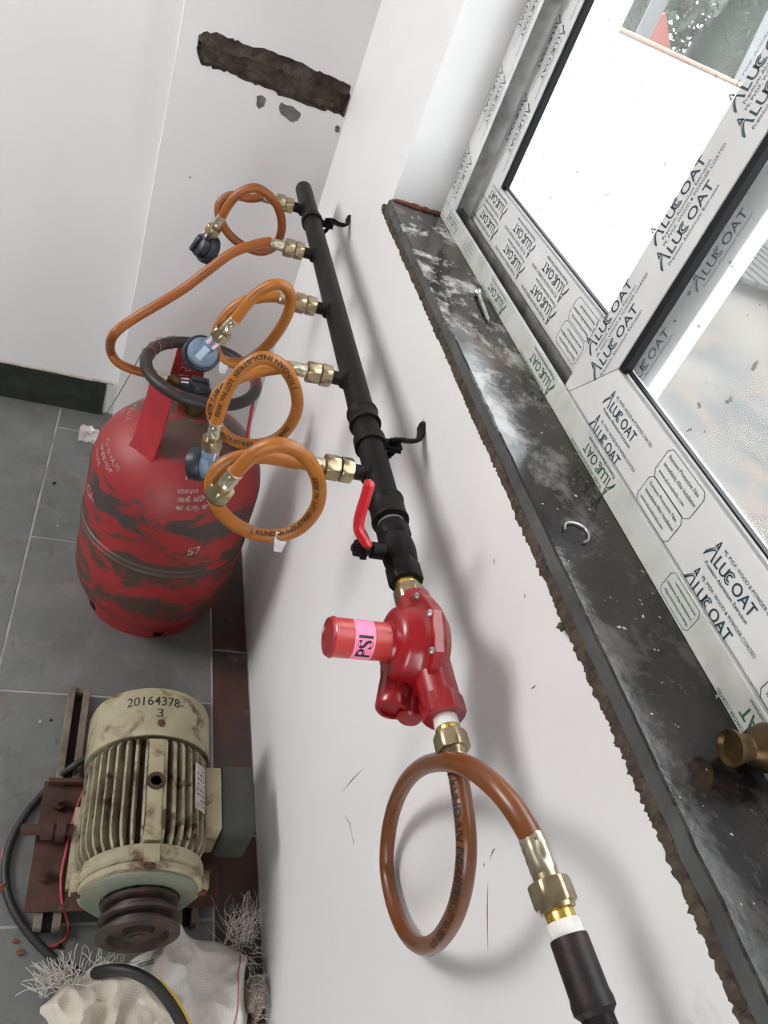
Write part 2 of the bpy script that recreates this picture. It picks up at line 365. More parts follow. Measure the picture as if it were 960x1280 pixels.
M['rust'] = pm('rusted_steel', (0.085, 0.032, 0.022), 0.8, var=(0.045, 0.022, 0.018), vscale=24, var2=(0.16, 0.065, 0.03), v2scale=20, v2lo=0.6, v2hi=0.7, bmp=0.4, bscale=70, coord='World')
M['rail'] = pm('weathered_steel_rail', (0.22, 0.19, 0.145), 0.6, 0.3, var=(0.12, 0.085, 0.06), vscale=26, bmp=0.3, coord='World')
M['rail_in'] = pm('dark_rail_channel_and_bore', (0.03, 0.024, 0.02), 0.9, coord='World')  # near-black channel bottom; also the shade painted in the tap mouth
M['box_green'] = pm('grey_green_terminal_box', (0.042, 0.044, 0.036), 0.6, var=(0.028, 0.027, 0.023), vscale=18, coord='World')
M['plate'] = pm('aluminium_nameplate', (0.52, 0.50, 0.45), 0.5, 0.2, var=(0.34, 0.31, 0.26), vscale=70, coord='World')
M['cable'] = pm('black_cable_sheath', (0.018, 0.018, 0.018), 0.5, coord='World')
M['wire_red'] = pm('red_wire_insulation', (0.42, 0.035, 0.05), 0.45)
M['yellow'] = pm('yellow_wire', (0.55, 0.38, 0.03), 0.5)
def sack_material(name, ca, cb, st):
    mt, nt, b = new_mat(name); b.inputs['Roughness'].default_value = 0.85
    w1 = N(nt, 'ShaderNodeTexWave'); w1.bands_direction = 'X'; w1.inputs['Scale'].default_value = 170; w1.inputs['Distortion'].default_value = 0.6
    w2 = N(nt, 'ShaderNodeTexWave'); w2.bands_direction = 'Y'; w2.inputs['Scale'].default_value = 170; w2.inputs['Distortion'].default_value = 0.6
    tc = N(nt, 'ShaderNodeTexCoord')
    nt.links.new(tc.outputs['Object'], w1.inputs[0]); nt.links.new(tc.outputs['Object'], w2.inputs[0])
    mu = N(nt, 'ShaderNodeMath', operation='MULTIPLY'); nt.links.new(w1.outputs['Fac'], mu.inputs[0]); nt.links.new(w2.outputs['Fac'], mu.inputs[1])
    c = ramp(nt, mu.outputs[0], [(0.0, cb), (0.5, ca)])
    s = ramp(nt, noise_n(nt, 11, 6, 0.65, coord='World'), [(0.55, 0.0), (0.72, 0.8)])
    c = mix(nt, s, c, st); nt.links.new(c, b.inputs['Base Color'])
    bump(nt, b, mu.outputs[0], 0.4, 0.001); return mt
M['sack'] = sack_material('woven_white_sack', (0.82, 0.79, 0.75), (0.64, 0.60, 0.56), (0.60, 0.51, 0.42))
M['sack_cream'] = sack_material('woven_cream_sack', (0.74, 0.67, 0.57), (0.56, 0.50, 0.42), (0.34, 0.26, 0.18))
M['thread'] = pm('frayed_thread', (0.52, 0.49, 0.44), 0.8)
M['stone'] = pm('broken_plaster_lump', (0.27, 0.22, 0.185), 0.9, var=(0.19, 0.14, 0.11), vscale=40, bmp=0.5, coord='World')
M['brick'] = pm('broken_brick', (0.22, 0.065, 0.03), 0.9, var=(0.10, 0.045, 0.03), vscale=60, bmp=0.8, coord='World')
# outdoors
M['out_white'] = pm('white_rendered_wall', (0.88, 0.875, 0.87), 0.7, var=(0.82, 0.83, 0.84), vscale=3)
M['out_cap'] = pm('salmon_cap', (0.22, 0.13, 0.085), 0.7)
M['ground'] = pm('muddy_concrete_ground', (0.074, 0.063, 0.053), 0.75, var=(0.028, 0.026, 0.025), vscale=0.9, vlo=0.42, vhi=0.62, var2=(0.062, 0.043, 0.031), v2scale=1.7, v2lo=0.52, v2hi=0.62, bmp=0.3, bscale=6, coord='World')
M['leaf'] = pm('green_leaf', (0.016, 0.032, 0.014), 0.6, var=(0.042, 0.058, 0.034), vscale=3, coord='World')
M['bark'] = pm('bark', (0.13, 0.10, 0.075), 0.9, var=(0.07, 0.05, 0.04), vscale=10)
M['grey_wood'] = pm('weathered_grey_plank', (0.05, 0.046, 0.043), 0.85, var=(0.020, 0.019, 0.018), vscale=14, stretch=(1, 12, 1))
M['orange'] = pm('orange_tarpaulin', (0.17, 0.032, 0.014), 0.6)
M['out_grey'] = pm('pale_grey_steel', (0.075, 0.076, 0.078), 0.5)

# ------------------------------------------------------------------ dimensions
W = 0.368            # room side of the window wall (x)
YP = 1.71            # face of the pillar (y)
YF = 1.822           # plaster face of the far wall (y)
XP = 0.022           # free edge of the pillar (x)
ZS = 0.965           # top of the sill
Y0, Y1 = -0.10, 1.205    # window opening along the wall
ZT = 2.0             # head of the window
XL, YN, ZC = -2.2, -2.1, 2.75

# ------------------------------------------------------------------ the room shell
bm = bmesh.new()
box(bm, (W, YN - 0.15, -0.1), (0.60, 1.95, 0.949))
box(bm, (W, YN - 0.15, ZT), (0.60, 1.95, ZC))
box(bm, (W, Y1, 0.949), (0.60, 1.95, ZT))
box(bm, (W, YN - 0.15, 0.949), (0.60, Y0, ZT))
tag(obj('wall_right', bm, M['wall'], smooth=False), 'white painted wall under and around the window', 'wall', kind='structure')
bm = bmesh.new(); box(bm, (XL - 0.15, YF, 0.113), (XP + 0.03, 1.97, ZC)); box(bm, (XL - 0.15, 1.851, -0.1), (XP + 0.03, 1.97, 0.113))
wf = tag(obj('wall_far', bm, M['wall'], smooth=False), 'white far wall left of the pillar with dark skirting', 'wall', kind='structure')
bm = bmesh.new(); box(bm, (XL, 1.835, -0.001), (XP - 0.028, 1.85, 0.113))
tag(obj('baseboard_far', bm, M['skirting'], smooth=False), 'nearly black stone skirting set back under the far wall plaster', 'skirting', kind='structure')
bm = bmesh.new()
tp = [Vector((XL + 0.02 + (XP - 0.03 - XL) * i / 60, YF - 0.0005, 0.116 + 0.0025 * noise.noise(Vector((i * 0.7, 0, 0))))) for i in range(61)]
tube(bm, tp, 0.0042, 6)
obj('plaster_lip', bm, M['plaster_edge'], wf)

# pillar with a chiselled slot: front face with a ragged hole, rough recess behind it
slot_px = [(246, 62), (248, 47), (254, 40), (275, 42), (292, 48), (304, 55), (330, 60), (355, 70), (385, 83), (405, 92), (420, 98), (437, 106), (438, 120), (436, 135), (440, 147), (428, 146), (415, 140), (395, 135), (375, 128), (352, 120), (335, 111), (315, 103), (295, 94), (275, 87), (258, 83), (250, 78)]
bm = bmesh.new()
hole = []
for i, (px, py) in enumerate(slot_px):
    q0 = at(px, py, 1, YP); q1 = at(*slot_px[(i + 1) % len(slot_px)], 1, YP)
    for k in range(4):
        q = q0.lerp(q1, k / 4); q.y = YP
        if k: q.x += random.uniform(-0.0025, 0.0025); q.z += random.uniform(-0.003, 0.003)
        q.x = min(q.x, W - 0.003); hole.append(q)
hv = [bm.verts.new(p) for p in hole]
oc = [bm.verts.new((x, YP, z)) for x, z in ((XP, -0.05), (W + 0.01, -0.05), (W + 0.01, ZC), (XP, ZC))]
ed = [bm.edges.new((hv[i], hv[(i + 1) % len(hv)])) for i in range(len(hv))] + [bm.edges.new((oc[i], oc[(i + 1) % 4])) for i in range(4)]
bmesh.ops.triangle_fill(bm, use_beauty=True, edges=ed)
back = [bm.verts.new((v.co.x, YF + 0.05, v.co.z)) for v in oc]
for a, b in ((3, 0), (0, 1), (1, 2), (2, 3)): bm.faces.new((oc[a], oc[b], back[b], back[a]))
bm.faces.new(back)
wp = tag(obj('wall_pillar', bm, M['wall'], smooth=False), 'white pillar beside the far wall with a ragged slot cut in it', 'wall', kind='structure')
bm = bmesh.new()                                       # recess walls and rough bottom
rings = []
for d in (-0.0012, 0.012, 0.034):
    rings.append([bm.verts.new((min(p.x + (0.0015 * noise.noise(p * 90) if d > 0 else 0), W - 0.0032), YP + d, p.z + (0.003 * noise.noise(p * 70 + Vector((0, d * 50, 0))) if d > 0 else 0))) for p in hole])
for A, B in zip(rings, rings[1:]):
    for i in range(len(hole)): bm.faces.new((A[i], A[(i + 1) % len(hole)], B[(i + 1) % len(hole)], B[i]))
p0_, p1_ = at(250, 60, 1, YP), at(438, 125, 1, YP); ax_ = (p1_ - p0_).normalized(); px_ = Vector((-ax_.z, 0, ax_.x))
if px_.z < 0: px_ = -px_
nu, nv = 110, 34; g = []
for i in range(nu + 1):
    row = []
    for j in range(nv + 1):
        u = -0.02 + ((p1_ - p0_).length + 0.03) * i / nu; v = -0.055 + 0.115 * j / nv
        q_ = p0_ + ax_ * u + px_ * v
        e1 = noise.noise(Vector((u * 38, v * 70, 1))); e2 = noise.noise(Vector((u * 120, v * 150, 4))); e3 = noise.noise(Vector((u * 330, v * 330, 7)))
        dep = 0.026 if v < 0.006 + 0.006 * e1 else 0.011
        q_.y = YP + max(0.004, dep + 0.007 * e1 + 0.005 * e2 + 0.0025 * e3); q_.x = min(q_.x, W - 0.003)
        row.append(bm.verts.new(q_))
    g.append(row)
for A, B in zip(g, g[1:]):
    for j in range(nv): bm.faces.new((A[j], A[j + 1], B[j + 1], B[j]))
obj('slot_recess', bm, M['plaster_rough'], wp, label='rough brown-grey mortar inside the chiselled slot')
for cpx, rx, rz, sd in (((361, 140), 0.026, 0.013, 1), ((326, 126), 0.010, 0.012, 2), ((422, 161), 0.006, 0.006, 3)):
    c0 = at(*cpx, 1, YP); bm = bmesh.new()
    poly = []
    for k in range(18):
        t = 2 * PI * k / 18; rr = 1 + 0.55 * noise.noise(Vector((math.cos(t) * 1.5, math.sin(t) * 1.5, sd * 3.3)))
        poly.append((rx * rr * math.cos(t), rz * rr * math.sin(t) - 0.25 * rx * math.cos(t)))
    prism(bm, poly, c0 + Vector((0, -0.0012, 0)), (1, 0, 0), (0, 0, 1), (0, 0.004, 0))
    obj('plaster_chip', bm, pm('bare_grey_plaster', (0.17, 0.165, 0.155), 0.95, var=(0.10, 0.095, 0.09), vscale=60, bmp=0.6) if sd == 1 else bpy.data.materials['bare_grey_plaster'], wp, smooth=False, label='grey patch where paint has flaked off')

wr = bpy.data.objects['wall_right']
M['scuff'] = pm('dark_scuff', (0.09, 0.08, 0.075), 0.8)
for pts_ in (((430, 1018), (437, 1030), (441, 1050)), ((440, 1045), (442, 1052), (441, 1056)), ((612, 1075), (616, 1064), (619, 1060)), ((604, 1078), (605, 1081), (605, 1084)), ((664, 861), (667, 859), (670, 856)), ((617, 697), (618, 702), (617, 706)), ((655, 742), (656, 745), (655, 748)), ((610, 1100), (609, 1140), (610, 1192)), ((522, 540), (527, 528), (530, 522)), ((455, 960), (440, 975), (426, 992))):
    bm = bmesh.new(); tube(bm, spline([at(px, py, 0, W - 0.0001) for px, py in pts_], 5), lambda t_: 0.0009 * (1.05 - abs(2 * t_ - 1)), 5, flat=0.25, hint=(1, 0, 0)); obj('scuff_mark', bm, M['scuff'], wr)
bm = bmesh.new(); box(bm, (XL - 0.15, YN - 0.15, ZC), (0.6, 1.97, ZC + 0.1))
tag(obj('ceiling', bm, M['dim_shell'], smooth=False), 'ceiling of the room, out of view, greyed to cut bounced light', 'ceiling', kind='structure')
bm = bmesh.new()                                       # left wall with a window opening
box(bm, (XL - 0.12, YN, -0.1), (XL, 1.85, 1.3)); box(bm, (XL - 0.12, YN, 2.5), (XL, 1.85, ZC)); box(bm, (XL - 0.12, YN, 1.3), (XL, 0.85, 2.5)); box(bm, (XL - 0.12, 1.81, 1.3), (XL, 1.85, 2.5))
tag(obj('wall_left', bm, M['dim_shell'], smooth=False), 'wall across the room with an open window, out of view, greyed to cut bounced light', 'wall', kind='structure')
bm = bmesh.new()
box(bm, (XL - 0.12, YN - 0.12, -0.1), (-1.35, YN, ZC)); box(bm, (-0.45, YN - 0.12, -0.1), (0.36, YN, ZC)); box(bm, (-1.35, YN - 0.12, 2.05), (-0.45, YN, ZC))  # doorway opening added to let in fill light
tag(obj('wall_near', bm, M['dim_shell'], smooth=False), 'wall behind the viewer, out of view, greyed to cut bounced light, with a doorway added for fill light', 'wall', kind='structure')

# floor: grout bed and stone tiles
bm = bmesh.new(); box(bm, (XL - 0.1, YN - 0.1, -0.06), (W + 0.02, 1.86, -0.0013))
fl = tag(obj('floor', bm, M['grout'], smooth=False), 'grey stone tile floor with pale joints', 'floor', kind='structure')
JX = -0.110; RX = 0.289
def tile(x0, x1, y0, y1, mat):
    g = 0.0022; bm = bmesh.new(); box(bm, (x0 + g, y0 + g, -0.02), (x1 - g, y1 - g, random.uniform(-0.0006, 0.0002)), bev=0.0008)
    obj('tile', bm, mat, fl, smooth=False)
ys = [-1.05, -0.30, 0.10, 0.51, 0.924, 1.332, 1.745, 1.845]
for a, b in zip(ys, ys[1:]): tile(JX, RX, a, b, M['tile'])
for a, b in zip((-1.05, -0.3, 0.10, 0.924, 1.845), (-0.3, 0.10, 0.924, 1.845)): tile(JX - 0.62, JX, a, b, M['tile'])
for a, b in zip((-1.05, -0.3, 0.10, 0.924, 1.845), (-0.3, 0.10, 0.924, 1.845)):
    for k in range(1, 3): tile(JX - 0.62 - 0.72 * k, JX - 0.62 - 0.72 * (k - 1), a, b, M['tile'])
for a, b in zip((-1.05, -0.2, 0.65, 1.06, 1.71), (-0.2, 0.65, 1.06, 1.71)): tile(RX, W, a, b, M['tile_red'] if b > 0.6 else M['tile'])

# ------------------------------------------------------------------ sill
bm = bmesh.new()
ny = 130; cols = []
for i in range(ny + 1):
    y = Y0 - 0.02 + (Y1 + 0.022 - Y0) * i / ny
    e = 0.0012 * noise.noise(Vector((0, y * 40, 0))) + 0.0008 * noise.noise(Vector((3, y * 130, 0)))
    x0 = W - 0.007 + e
    prof = [(x0, 0.9505), (x0, ZS - 0.0016), (x0 + 0.0016, ZS), (0.452, ZS), (0.59, ZS - 0.001), (0.59, 0.9505)]
    if y > Y1 - 0.001 or y < Y0 + 0.001: prof = [(max(px_, W + 0.0015), pz_) for px_, pz_ in prof]
    cols.append([bm.verts.new((px_, y, pz_)) for px_, pz_ in prof])
for A, B in zip(cols, cols[1:]):
    for k in range(6): bm.faces.new((A[k], A[(k + 1) % 6], B[(k + 1) % 6], B[k]))
bm.faces.new(cols[0]); bm.faces.new(cols[-1][::-1])
sill = empty('trim_1', (0.45, 0.5, ZS), 'dark polished stone window sill with whitish smears', 'sill', kind='structure')
so_ = obj('slab', bm, M['sill'], sill, smooth=False); so_.data.materials.append(M['sill_edge'])
for p_ in so_.data.polygons:
    if p_.normal.x < -0.9: p_.material_index = 1
bm = bmesh.new(); rows = []
for i in range(1000):
    y = Y0 + (Y1 + 0.012 - Y0) * i / 999
    n1 = noise.noise(Vector((y * 47.3, 0.37, 0.61))) + 0.8 * noise.noise(Vector((y * 113.7, 2.43, 0.17))); n2 = noise.noise(Vector((y * 13.1, 5.41, 0.33))) + 0.5 * noise.noise(Vector((y * 29.7, 1.73, 0.77)))
    out = 0.0085 + 0.0026 * n2 + 0.0012 * n1; low = 0.9365 + 0.0030 * n2 + 0.0016 * n1
    sec = [(W + 0.004, 0.9512), (W - out * 0.85, 0.9508), (W - out, 0.9485), (W - out * 0.95, (0.9485 + low) / 2), (W - out * 0.55, low), (W + 0.004, low - 0.001)]
    row = []
    for k, (x, z) in enumerate(sec):
        jx = 0.0020 * (noise.noise(Vector((y * 217.3, k * 3.17 + 0.4, 0.31))) + random.uniform(-0.5, 0.5)) if 0 < k < 5 else 0
        jz = 0.0018 * (noise.noise(Vector((y * 241.7, k * 3.17 + 0.7, 9.3))) + random.uniform(-0.5, 0.5)) if 1 < k < 5 else 0
        row.append(bm.verts.new((x + jx, y, z + jz)))
    rows.append(row)
for A, B in zip(rows, rows[1:]):
    for k in range(5): bm.faces.new((A[k], A[k + 1], B[k + 1], B[k]))
obj('mortar_bead', bm, M['mortar'], sill, label='crumbly brown mortar squeezed out under the sill slab')
for px, py, r, sd in ((703, 783, 0.0042, 1), (708, 776, 0.003, 2)):
    bm = bmesh.new(); p = at(px, py, 0, W - 0.005); blob(bm, p, r, (1, 1, 1), 0.5, sd); obj('mortar_lump', bm, M['mortar'], sill)
for k in range(9):
    bm = bmesh.new(); t = k / 8
    p = Vector((W + 0.008 + 0.075 * t, Y1 - 0.004, ZS + 0.001)); blob(bm, p, random.uniform(0.004, 0.007), (1.4, 0.7, 0.6), 0.7, k)
    obj('brick_rubble', bm, M['brick'], sill, smooth=False)

# ------------------------------------------------------------------ window
XJ = 0.450                                              # room face of the outer frame
win = empty('window_1', (XJ, 0.55, ZS), 'sliding aluminium window still wrapped in printed protective film', 'window', kind='structure')
U_Y = Vector((0, -1, 0)); U_Z = Vector((0, 0, 1))
def logo(bm, org, u, v, k):
    """the film's trade mark: swooped A, LU, outlined C, OAT, a small line above and one below; k = letter height"""
    f = planar(org, u, v); s = k / 0.7
    tri = [(0.62, 0.95, 0.83, 0.95)]
    def poly(pts):
        V = [bm.verts.new(f(a * k, b * k)) for a, b in pts]; bm.faces.new(V)
    # peak of the A (a hollow triangle), right leg, swoosh
    poly([(0.56, 1.75), (0.66, 1.75), (0.46, 1.12), (0.30, 1.05)]); poly([(0.56, 1.75), (0.66, 1.75), (0.88, 1.02), (0.72, 1.06)]); poly([(0.40, 1.16), (0.44, 1.28), (0.78, 1.28), (0.80, 1.16)])
    poly([(0.74, 0.92), (0.90, 0.84), (1.02, 0.30), (1.14, -0.06), (0.92, -0.06), (0.86, 0.35)])
    for o_, w_ in ((0.0, 0.11), (0.20, 0.05)):
        pr = None
        for i in range(9):
            t = i / 8; a = -0.15 + 1.02 * t; b = -0.06 + o_ + 1.12 * math.sin(t * PI * 0.55) - 0.12 * t
            cur = ((a, b), (a + w_ * (1 - 0.6 * t), b - w_ * 1.4 * (1 - 0.5 * t)))
            if pr: poly([pr[0], cur[0], cur[1], pr[1]])
            pr = cur
    put_text(bm, 'LU', s, f, 1.0, 1.22 * k, 0, 0.012)
    # outlined C
    for ro, ri in ((0.56, 0.43), (0.34, 0.19)):
        pr = None
        for i in range(19):
            t = math.radians(48 + 264 * i / 18); cx_, cy_ = 3.28, 0.5
            cur = ((cx_ + ro * 0.92 * math.cos(t), cy_ + ro * math.sin(t)), (cx_ + ri * 0.92 * math.cos(t), cy_ + ri * math.sin(t)))
            if pr: poly([pr[0], cur[0], cur[1], pr[1]])
            pr = cur
    put_text(bm, 'OAT', s, f, 1.0, 3.86 * k, 0, 0.012)
    put_text(bm, 'PE, PVDF, WOOD & POWDER COATED', s * 0.32, f, 1.0, 1.3 * k, 1.34 * k)
    put_text(bm, 'Premium Aluminium Extrusion', s * 0.36, f, 1.0, 0.55 * k, -0.58 * k)
    return 6.4 * k
def notice(bm, org, u, v, k):
    f = planar(org, u, v)
    L, H, c = 7.2 * k, 3.3 * k, 0.55 * k; t = 0.07 * k
    pts = [(c, 0), (L - c, 0), (L, c), (L, H - c), (L - c, H), (c, H), (0, H - c), (0, c)]
    for i in range(8):
        a = Vector(pts[i]).to_2d(); b = Vector(pts[(i + 1) % 8]).to_2d(); d = (b - a).normalized(); n = Vector((-d.y, d.x)) * t
        bm.faces.new([bm.verts.new(f(*q)) for q in (a, b, b + n, a + n)])
    for j, (s, h) in enumerate((('Remove Protective Film', 0.60), ('Immediately After Installation', 0.60), ('www.alucoatindia.com', 0.56))):
        put_text(bm, s, h * k, f, min(1.0, 6.2 * k / (text_w(s) * h * k)), 0.6 * k, (2.35 - 0.85 * j) * k)
def print_run(bm, org, u, v, length, k, rows, seq, gap=0.5, start=0.0, stagger=0.35):
    """rows of repeating marks along u, clipped by length"""
    for r, off in enumerate(rows):
        s = start - r * stagger * 6 * k; i = r
        while s < length - 6.6 * k:
            o = Vector(org) + Vector(u) * s + Vector(v) * off
            if s >= 0.2 * k:
                if seq[i % len(seq)] == 'L': logo(bm, o, u, v, k)
                else: notice(bm, o - Vector(v) * 0.9 * k, u, v, k)
            s += (7.2 + gap * 4) * k; i += 1
e_ = 0.00035
# bottom track
bm = bmesh.new()
box(bm, (XJ, Y0 + 0.002, ZS + 0.0002), (XJ + 0.0045, Y1 - 0.002, 0.9925), bev=0.001)
trk = obj('bottom_track', bm, M['film_dirty'], win, smooth=False)
bm = bmesh.new(); box(bm, (XJ + 0.0046, Y0 + 0.002, ZS + 0.0002), (0.535, Y1 - 0.002, 0.9715)); box(bm, (0.4778, Y0 + 0.002, 0.97), (0.4802, Y1 - 0.002, 0.990)); box(bm, (0.525, Y0 + 0.002, 0.97), (0.529, Y1 - 0.002, 0.995))
obj('track_channel', bm, M['alu_dark'], trk, smooth=False)
bm = bmesh.new()
for yl, kind, kk in ((0.02, 'L', 0.0108), (0.19, 'L', 0.0108), (0.335, 'N', 0.0), (0.500, 'L', 0.0108), (0.670, 'L', 0.0115), (0.855, 'L', 0.0110), (1.010, 'N', 0.0), (1.105, 'L', 0.0095)):
    if kind == 'N': notice(bm, Vector((XJ - e_, yl, ZS + 0.0255)), Vector((0, 1, 0)), Vector((0, 0, -1)), 0.0068)
    else: logo(bm, Vector((XJ - e_, yl, ZS + 0.0185)), Vector((0, 1, 0)), Vector((0, 0, -1)), kk * 0.93)
obj('film_print', bm, M['print_green'], trk, smooth=False, recalc=False, label='green lettering printed on the track film')
# jambs and head of the outer frame
bm = bmesh.new(); box(bm, (XJ, 1.152, 0.9930), (XJ + 0.0045, Y1 - 0.001, ZT - 0.002), bev=0.0008)
jm = obj('jamb', bm, M['film'], win, smooth=False)
bm = bmesh.new(); box(bm, (XJ + 0.0046, 1.188, 0.972), (0.535, Y1 - 0.001, ZT - 0.002)); obj('jamb_channel', bm, M['alu_dark'], jm, smooth=False)
bm = bmesh.new()
for j in range(7):
    for r_ in range(2): logo(bm, Vector((XJ - e_, 1.1715 + 0.0235 * r_, 1.0675 + 0.115 * j + 0.008 * r_)), Vector((0, 0, -1)), Vector((0, -1, 0)), 0.0094)
obj('film_print', bm, M['print_navy'], jm, smooth=False, recalc=False)
bm = bmesh.new(); box(bm, (XJ, Y0 + 0.002, 0.9930), (0.535, Y0 + 0.045, ZT - 0.002), bev=0.0008); obj('jamb', bm, M['film'], win, smooth=False)
bm = bmesh.new(); box(bm, (XJ, Y0 + 0.046, ZT - 0.05), (0.535, 1.151, ZT - 0.002), bev=0.0008); obj('head_track', bm, M['film'], win, smooth=False)
bm = bmesh.new(); cyl(bm, (0.462, 1.1878, 1.115), (0.462, 1.1875, 1.115), 0.004, 12); obj('painted_screw_hole', bm, M['rubber'], win)  # flat dark disc painted as the shade of a hole

def sash(label, xf, ya, yb, zb, zt, ws, hr, near):
    """ya < yb; mitred corners; film-covered faces, bare inner bead, black gasket and a pane"""
    e = empty('sash', (0, 0, 0)); e.parent = win; e.location = Vector((xf, (ya + yb) / 2, zb)) - win.location; e['label'] = label
    d = 0.018
    def quad_prism(pts, name):
        bm = bmesh.new(); prism(bm, pts, (xf, 0, 0), (0, 1, 0), (0, 0, 1), (d, 0, 0))
        bmesh.ops.bevel(bm, geom=bm.edges[:], offset=0.0012, segments=2, affect='EDGES', profile=0.5)
        return obj(name, bm, M['film'], e, smooth=True)
    g = 0.0004; t = hr
    quad_prism([(ya, zb), (yb, zb), (yb - ws - g, zb + hr), (ya + ws + g, zb + hr)], 'bottom_rail')
    quad_prism([(ya, zt), (ya + ws, zt - hr), (yb - ws, zt - hr), (yb, zt)], 'top_rail')
    quad_prism([(ya, zb + g), (ya + ws - g, zb + hr + g), (ya + ws - g, zt - hr - g), (ya, zt - g)], 'stile')
    quad_prism([(yb, zb + g), (yb, zt - g), (yb - ws + g, zt - hr - g), (yb - ws + g, zb + hr + g)], 'stile')
    # bead: a stepped strip between frame and pane
    iy0, iy1, iz0, iz1 = ya + ws, yb - ws, zb + hr, zt - hr
    bm = bmesh.new()
    box(bm, (xf + 0.0065, iy0, iz0 - 0.0005), (xf + 0.0155, iy1, iz0 + 0.0045), bev=0.0008)
    box(bm, (xf + 0.0065, iy0 - 0.0005, iz0), (xf + 0.0155, iy0 + 0.0045, iz1), bev=0.0008)
    obj('glazing_bead', bm, M['alu'], e, smooth=False)
    bm = bmesh.new()
    box(bm, (xf + 0.0012, iy1 - 0.0085, iz0 + 0.0005), (xf + 0.0105, iy1 + 0.0004, iz1), bev=0.0008)
    box(bm, (xf + 0.0035, iy0, iz0 + 0.0040), (xf + 0.0095, iy1 - 0.009, iz0 + 0.0058))
    obj('gasket', bm, M['rubber'], e, smooth=False, label='black rubber glazing gasket')
    bm = bmesh.new(); box(bm, (xf + 0.0106, iy0 - 0.002, iz0 - 0.002), (xf + 0.0146, iy1 + 0.002, iz1 + 0.002))
    obj('pane', bm, M['glass'], e, smooth=False)
    bm = bmesh.new()
    X = xf - e_
    if near:
        for base in (0.588, 0.376, 0.164):
            for r_, zr in enumerate((0.9905, 1.0195)):
                logo(bm, Vector((X, base, zr)), U_Y, U_Z, 0.0100)
                if base - 0.112 > ya + 0.12: notice(bm, Vector((X, base - 0.112, zr + 0.0005)), U_Y, U_Z, 0.0092 if r_ else 0.0088)
        for r_ in range(2):
            for j in range(8): logo(bm, Vector((X, 0.620 + 0.029 * r_, 1.0265 + 0.012 * r_ + 0.1215 * j)), Vector((0, 0, 1)), Vector((0, 1, 0)), 0.0118)
        mt_ = M['print_navy']
    else:
        for base in (0.800, 0.925, 1.052):
            for zr in (1.0445, 1.0135): logo(bm, Vector((X, base, zr)), -U_Y, -U_Z, 0.0118)
        for zr in (1.0520, 1.0215): notice(bm, Vector((X, 0.709, zr)), -U_Y, -U_Z, 0.0088)
        for r_ in range(2):
            for j in range(8): logo(bm, Vector((X, yb - 0.038 + 0.025 * r_, 1.166 + 0.1005 * j + 0.008 * r_)), Vector((0, 0, -1)), Vector((0, -1, 0)), 0.0098)
            for j in range(8): logo(bm, Vector((X, ya + 0.018 + 0.027 * r_, zb + 0.05 + 0.12 * j + 0.01 * r_)), Vector((0, 0, 1)), Vector((0, 1, 0)), 0.0110)
        mt_ = M['print_navy']
    obj('film_print', bm, mt_, e, smooth=False, recalc=False, label='dark blue lettering printed on the protective film')
    return e
sash('near sliding sash on the inner track', 0.4560, -0.045, 0.662, 0.976, 1.955, 0.064, 0.0765, True)
sash('far sliding sash on the outer track', 0.4860, 0.580, 1.172, 0.976, 1.955, 0.066, 0.0800, False)

# ------------------------------------------------------------------ gas manifold
PX, PZ = 0.293, 0.8355; PR = 0.0160
def ypipe(px, py): return at(px, py, 2, PZ).y
man = empty('gas_manifold', (PX, 1.0, PZ), 'long black painted gas manifold pipe with five side outlets along the wall', 'pipe')
y_end = 1.545; y_near = 0.60
bm = bmesh.new(); lathe(bm, [(0.004, 0), (0.0105, 0.0015), (PR - 0.001, 0.007), (PR, 0.011), (PR, y_end - y_near)], (PX, y_end, PZ), (0, -1, 0), 28)
obj('main_pipe', bm, M['pipe'], man)
def ycol(px, py): return at(px, py, 0, PX).y
for yc, L, r in ((ycol(452, 531), 0.030, 0.0186), (ycol(481, 648), 0.036, 0.0190)):
    bm = bmesh.new(); lathe(bm, [(PR, 0), (r + 0.0008, 0.001), (r + 0.0012, 0.004), (r, 0.006), (r, L - 0.006), (r + 0.0012, L - 0.004), (r + 0.0008, L - 0.001), (PR, L)], (PX, yc + L / 2, PZ), (0, -1, 0), 28)
    obj('coupling', bm, M['pipe'], man)
nut_px = [(353, 254), (368, 312), (383, 381), (401, 468), (424, 586)]
ny_ = [ypipe(*p) for p in nut_px]
XJUN = 0.246
for y in ny_:
    bm = bmesh.new(); cyl(bm, (PX - PR + 0.004, y, PZ), (XJUN + 0.0145, y, PZ), 0.0088, 20); lathe(bm, [(0.0125, 0), (0.0115, 0.004), (0.0088, 0.006)], (PX - PR + 0.003, y, PZ), (-1, 0, 0), 20)
    np_ = obj('outlet_nipple', bm, M['pipe'], man)
    bm = bmesh.new(); hexnut(bm, (XJUN + 0.0148, y, PZ), (XJUN + 0.0012, y, PZ), 0.0150, hint=Vector((0, random.uniform(-0.5, 0.5), 1)))
    obj('brass_adaptor', bm, M['brass'], np_)

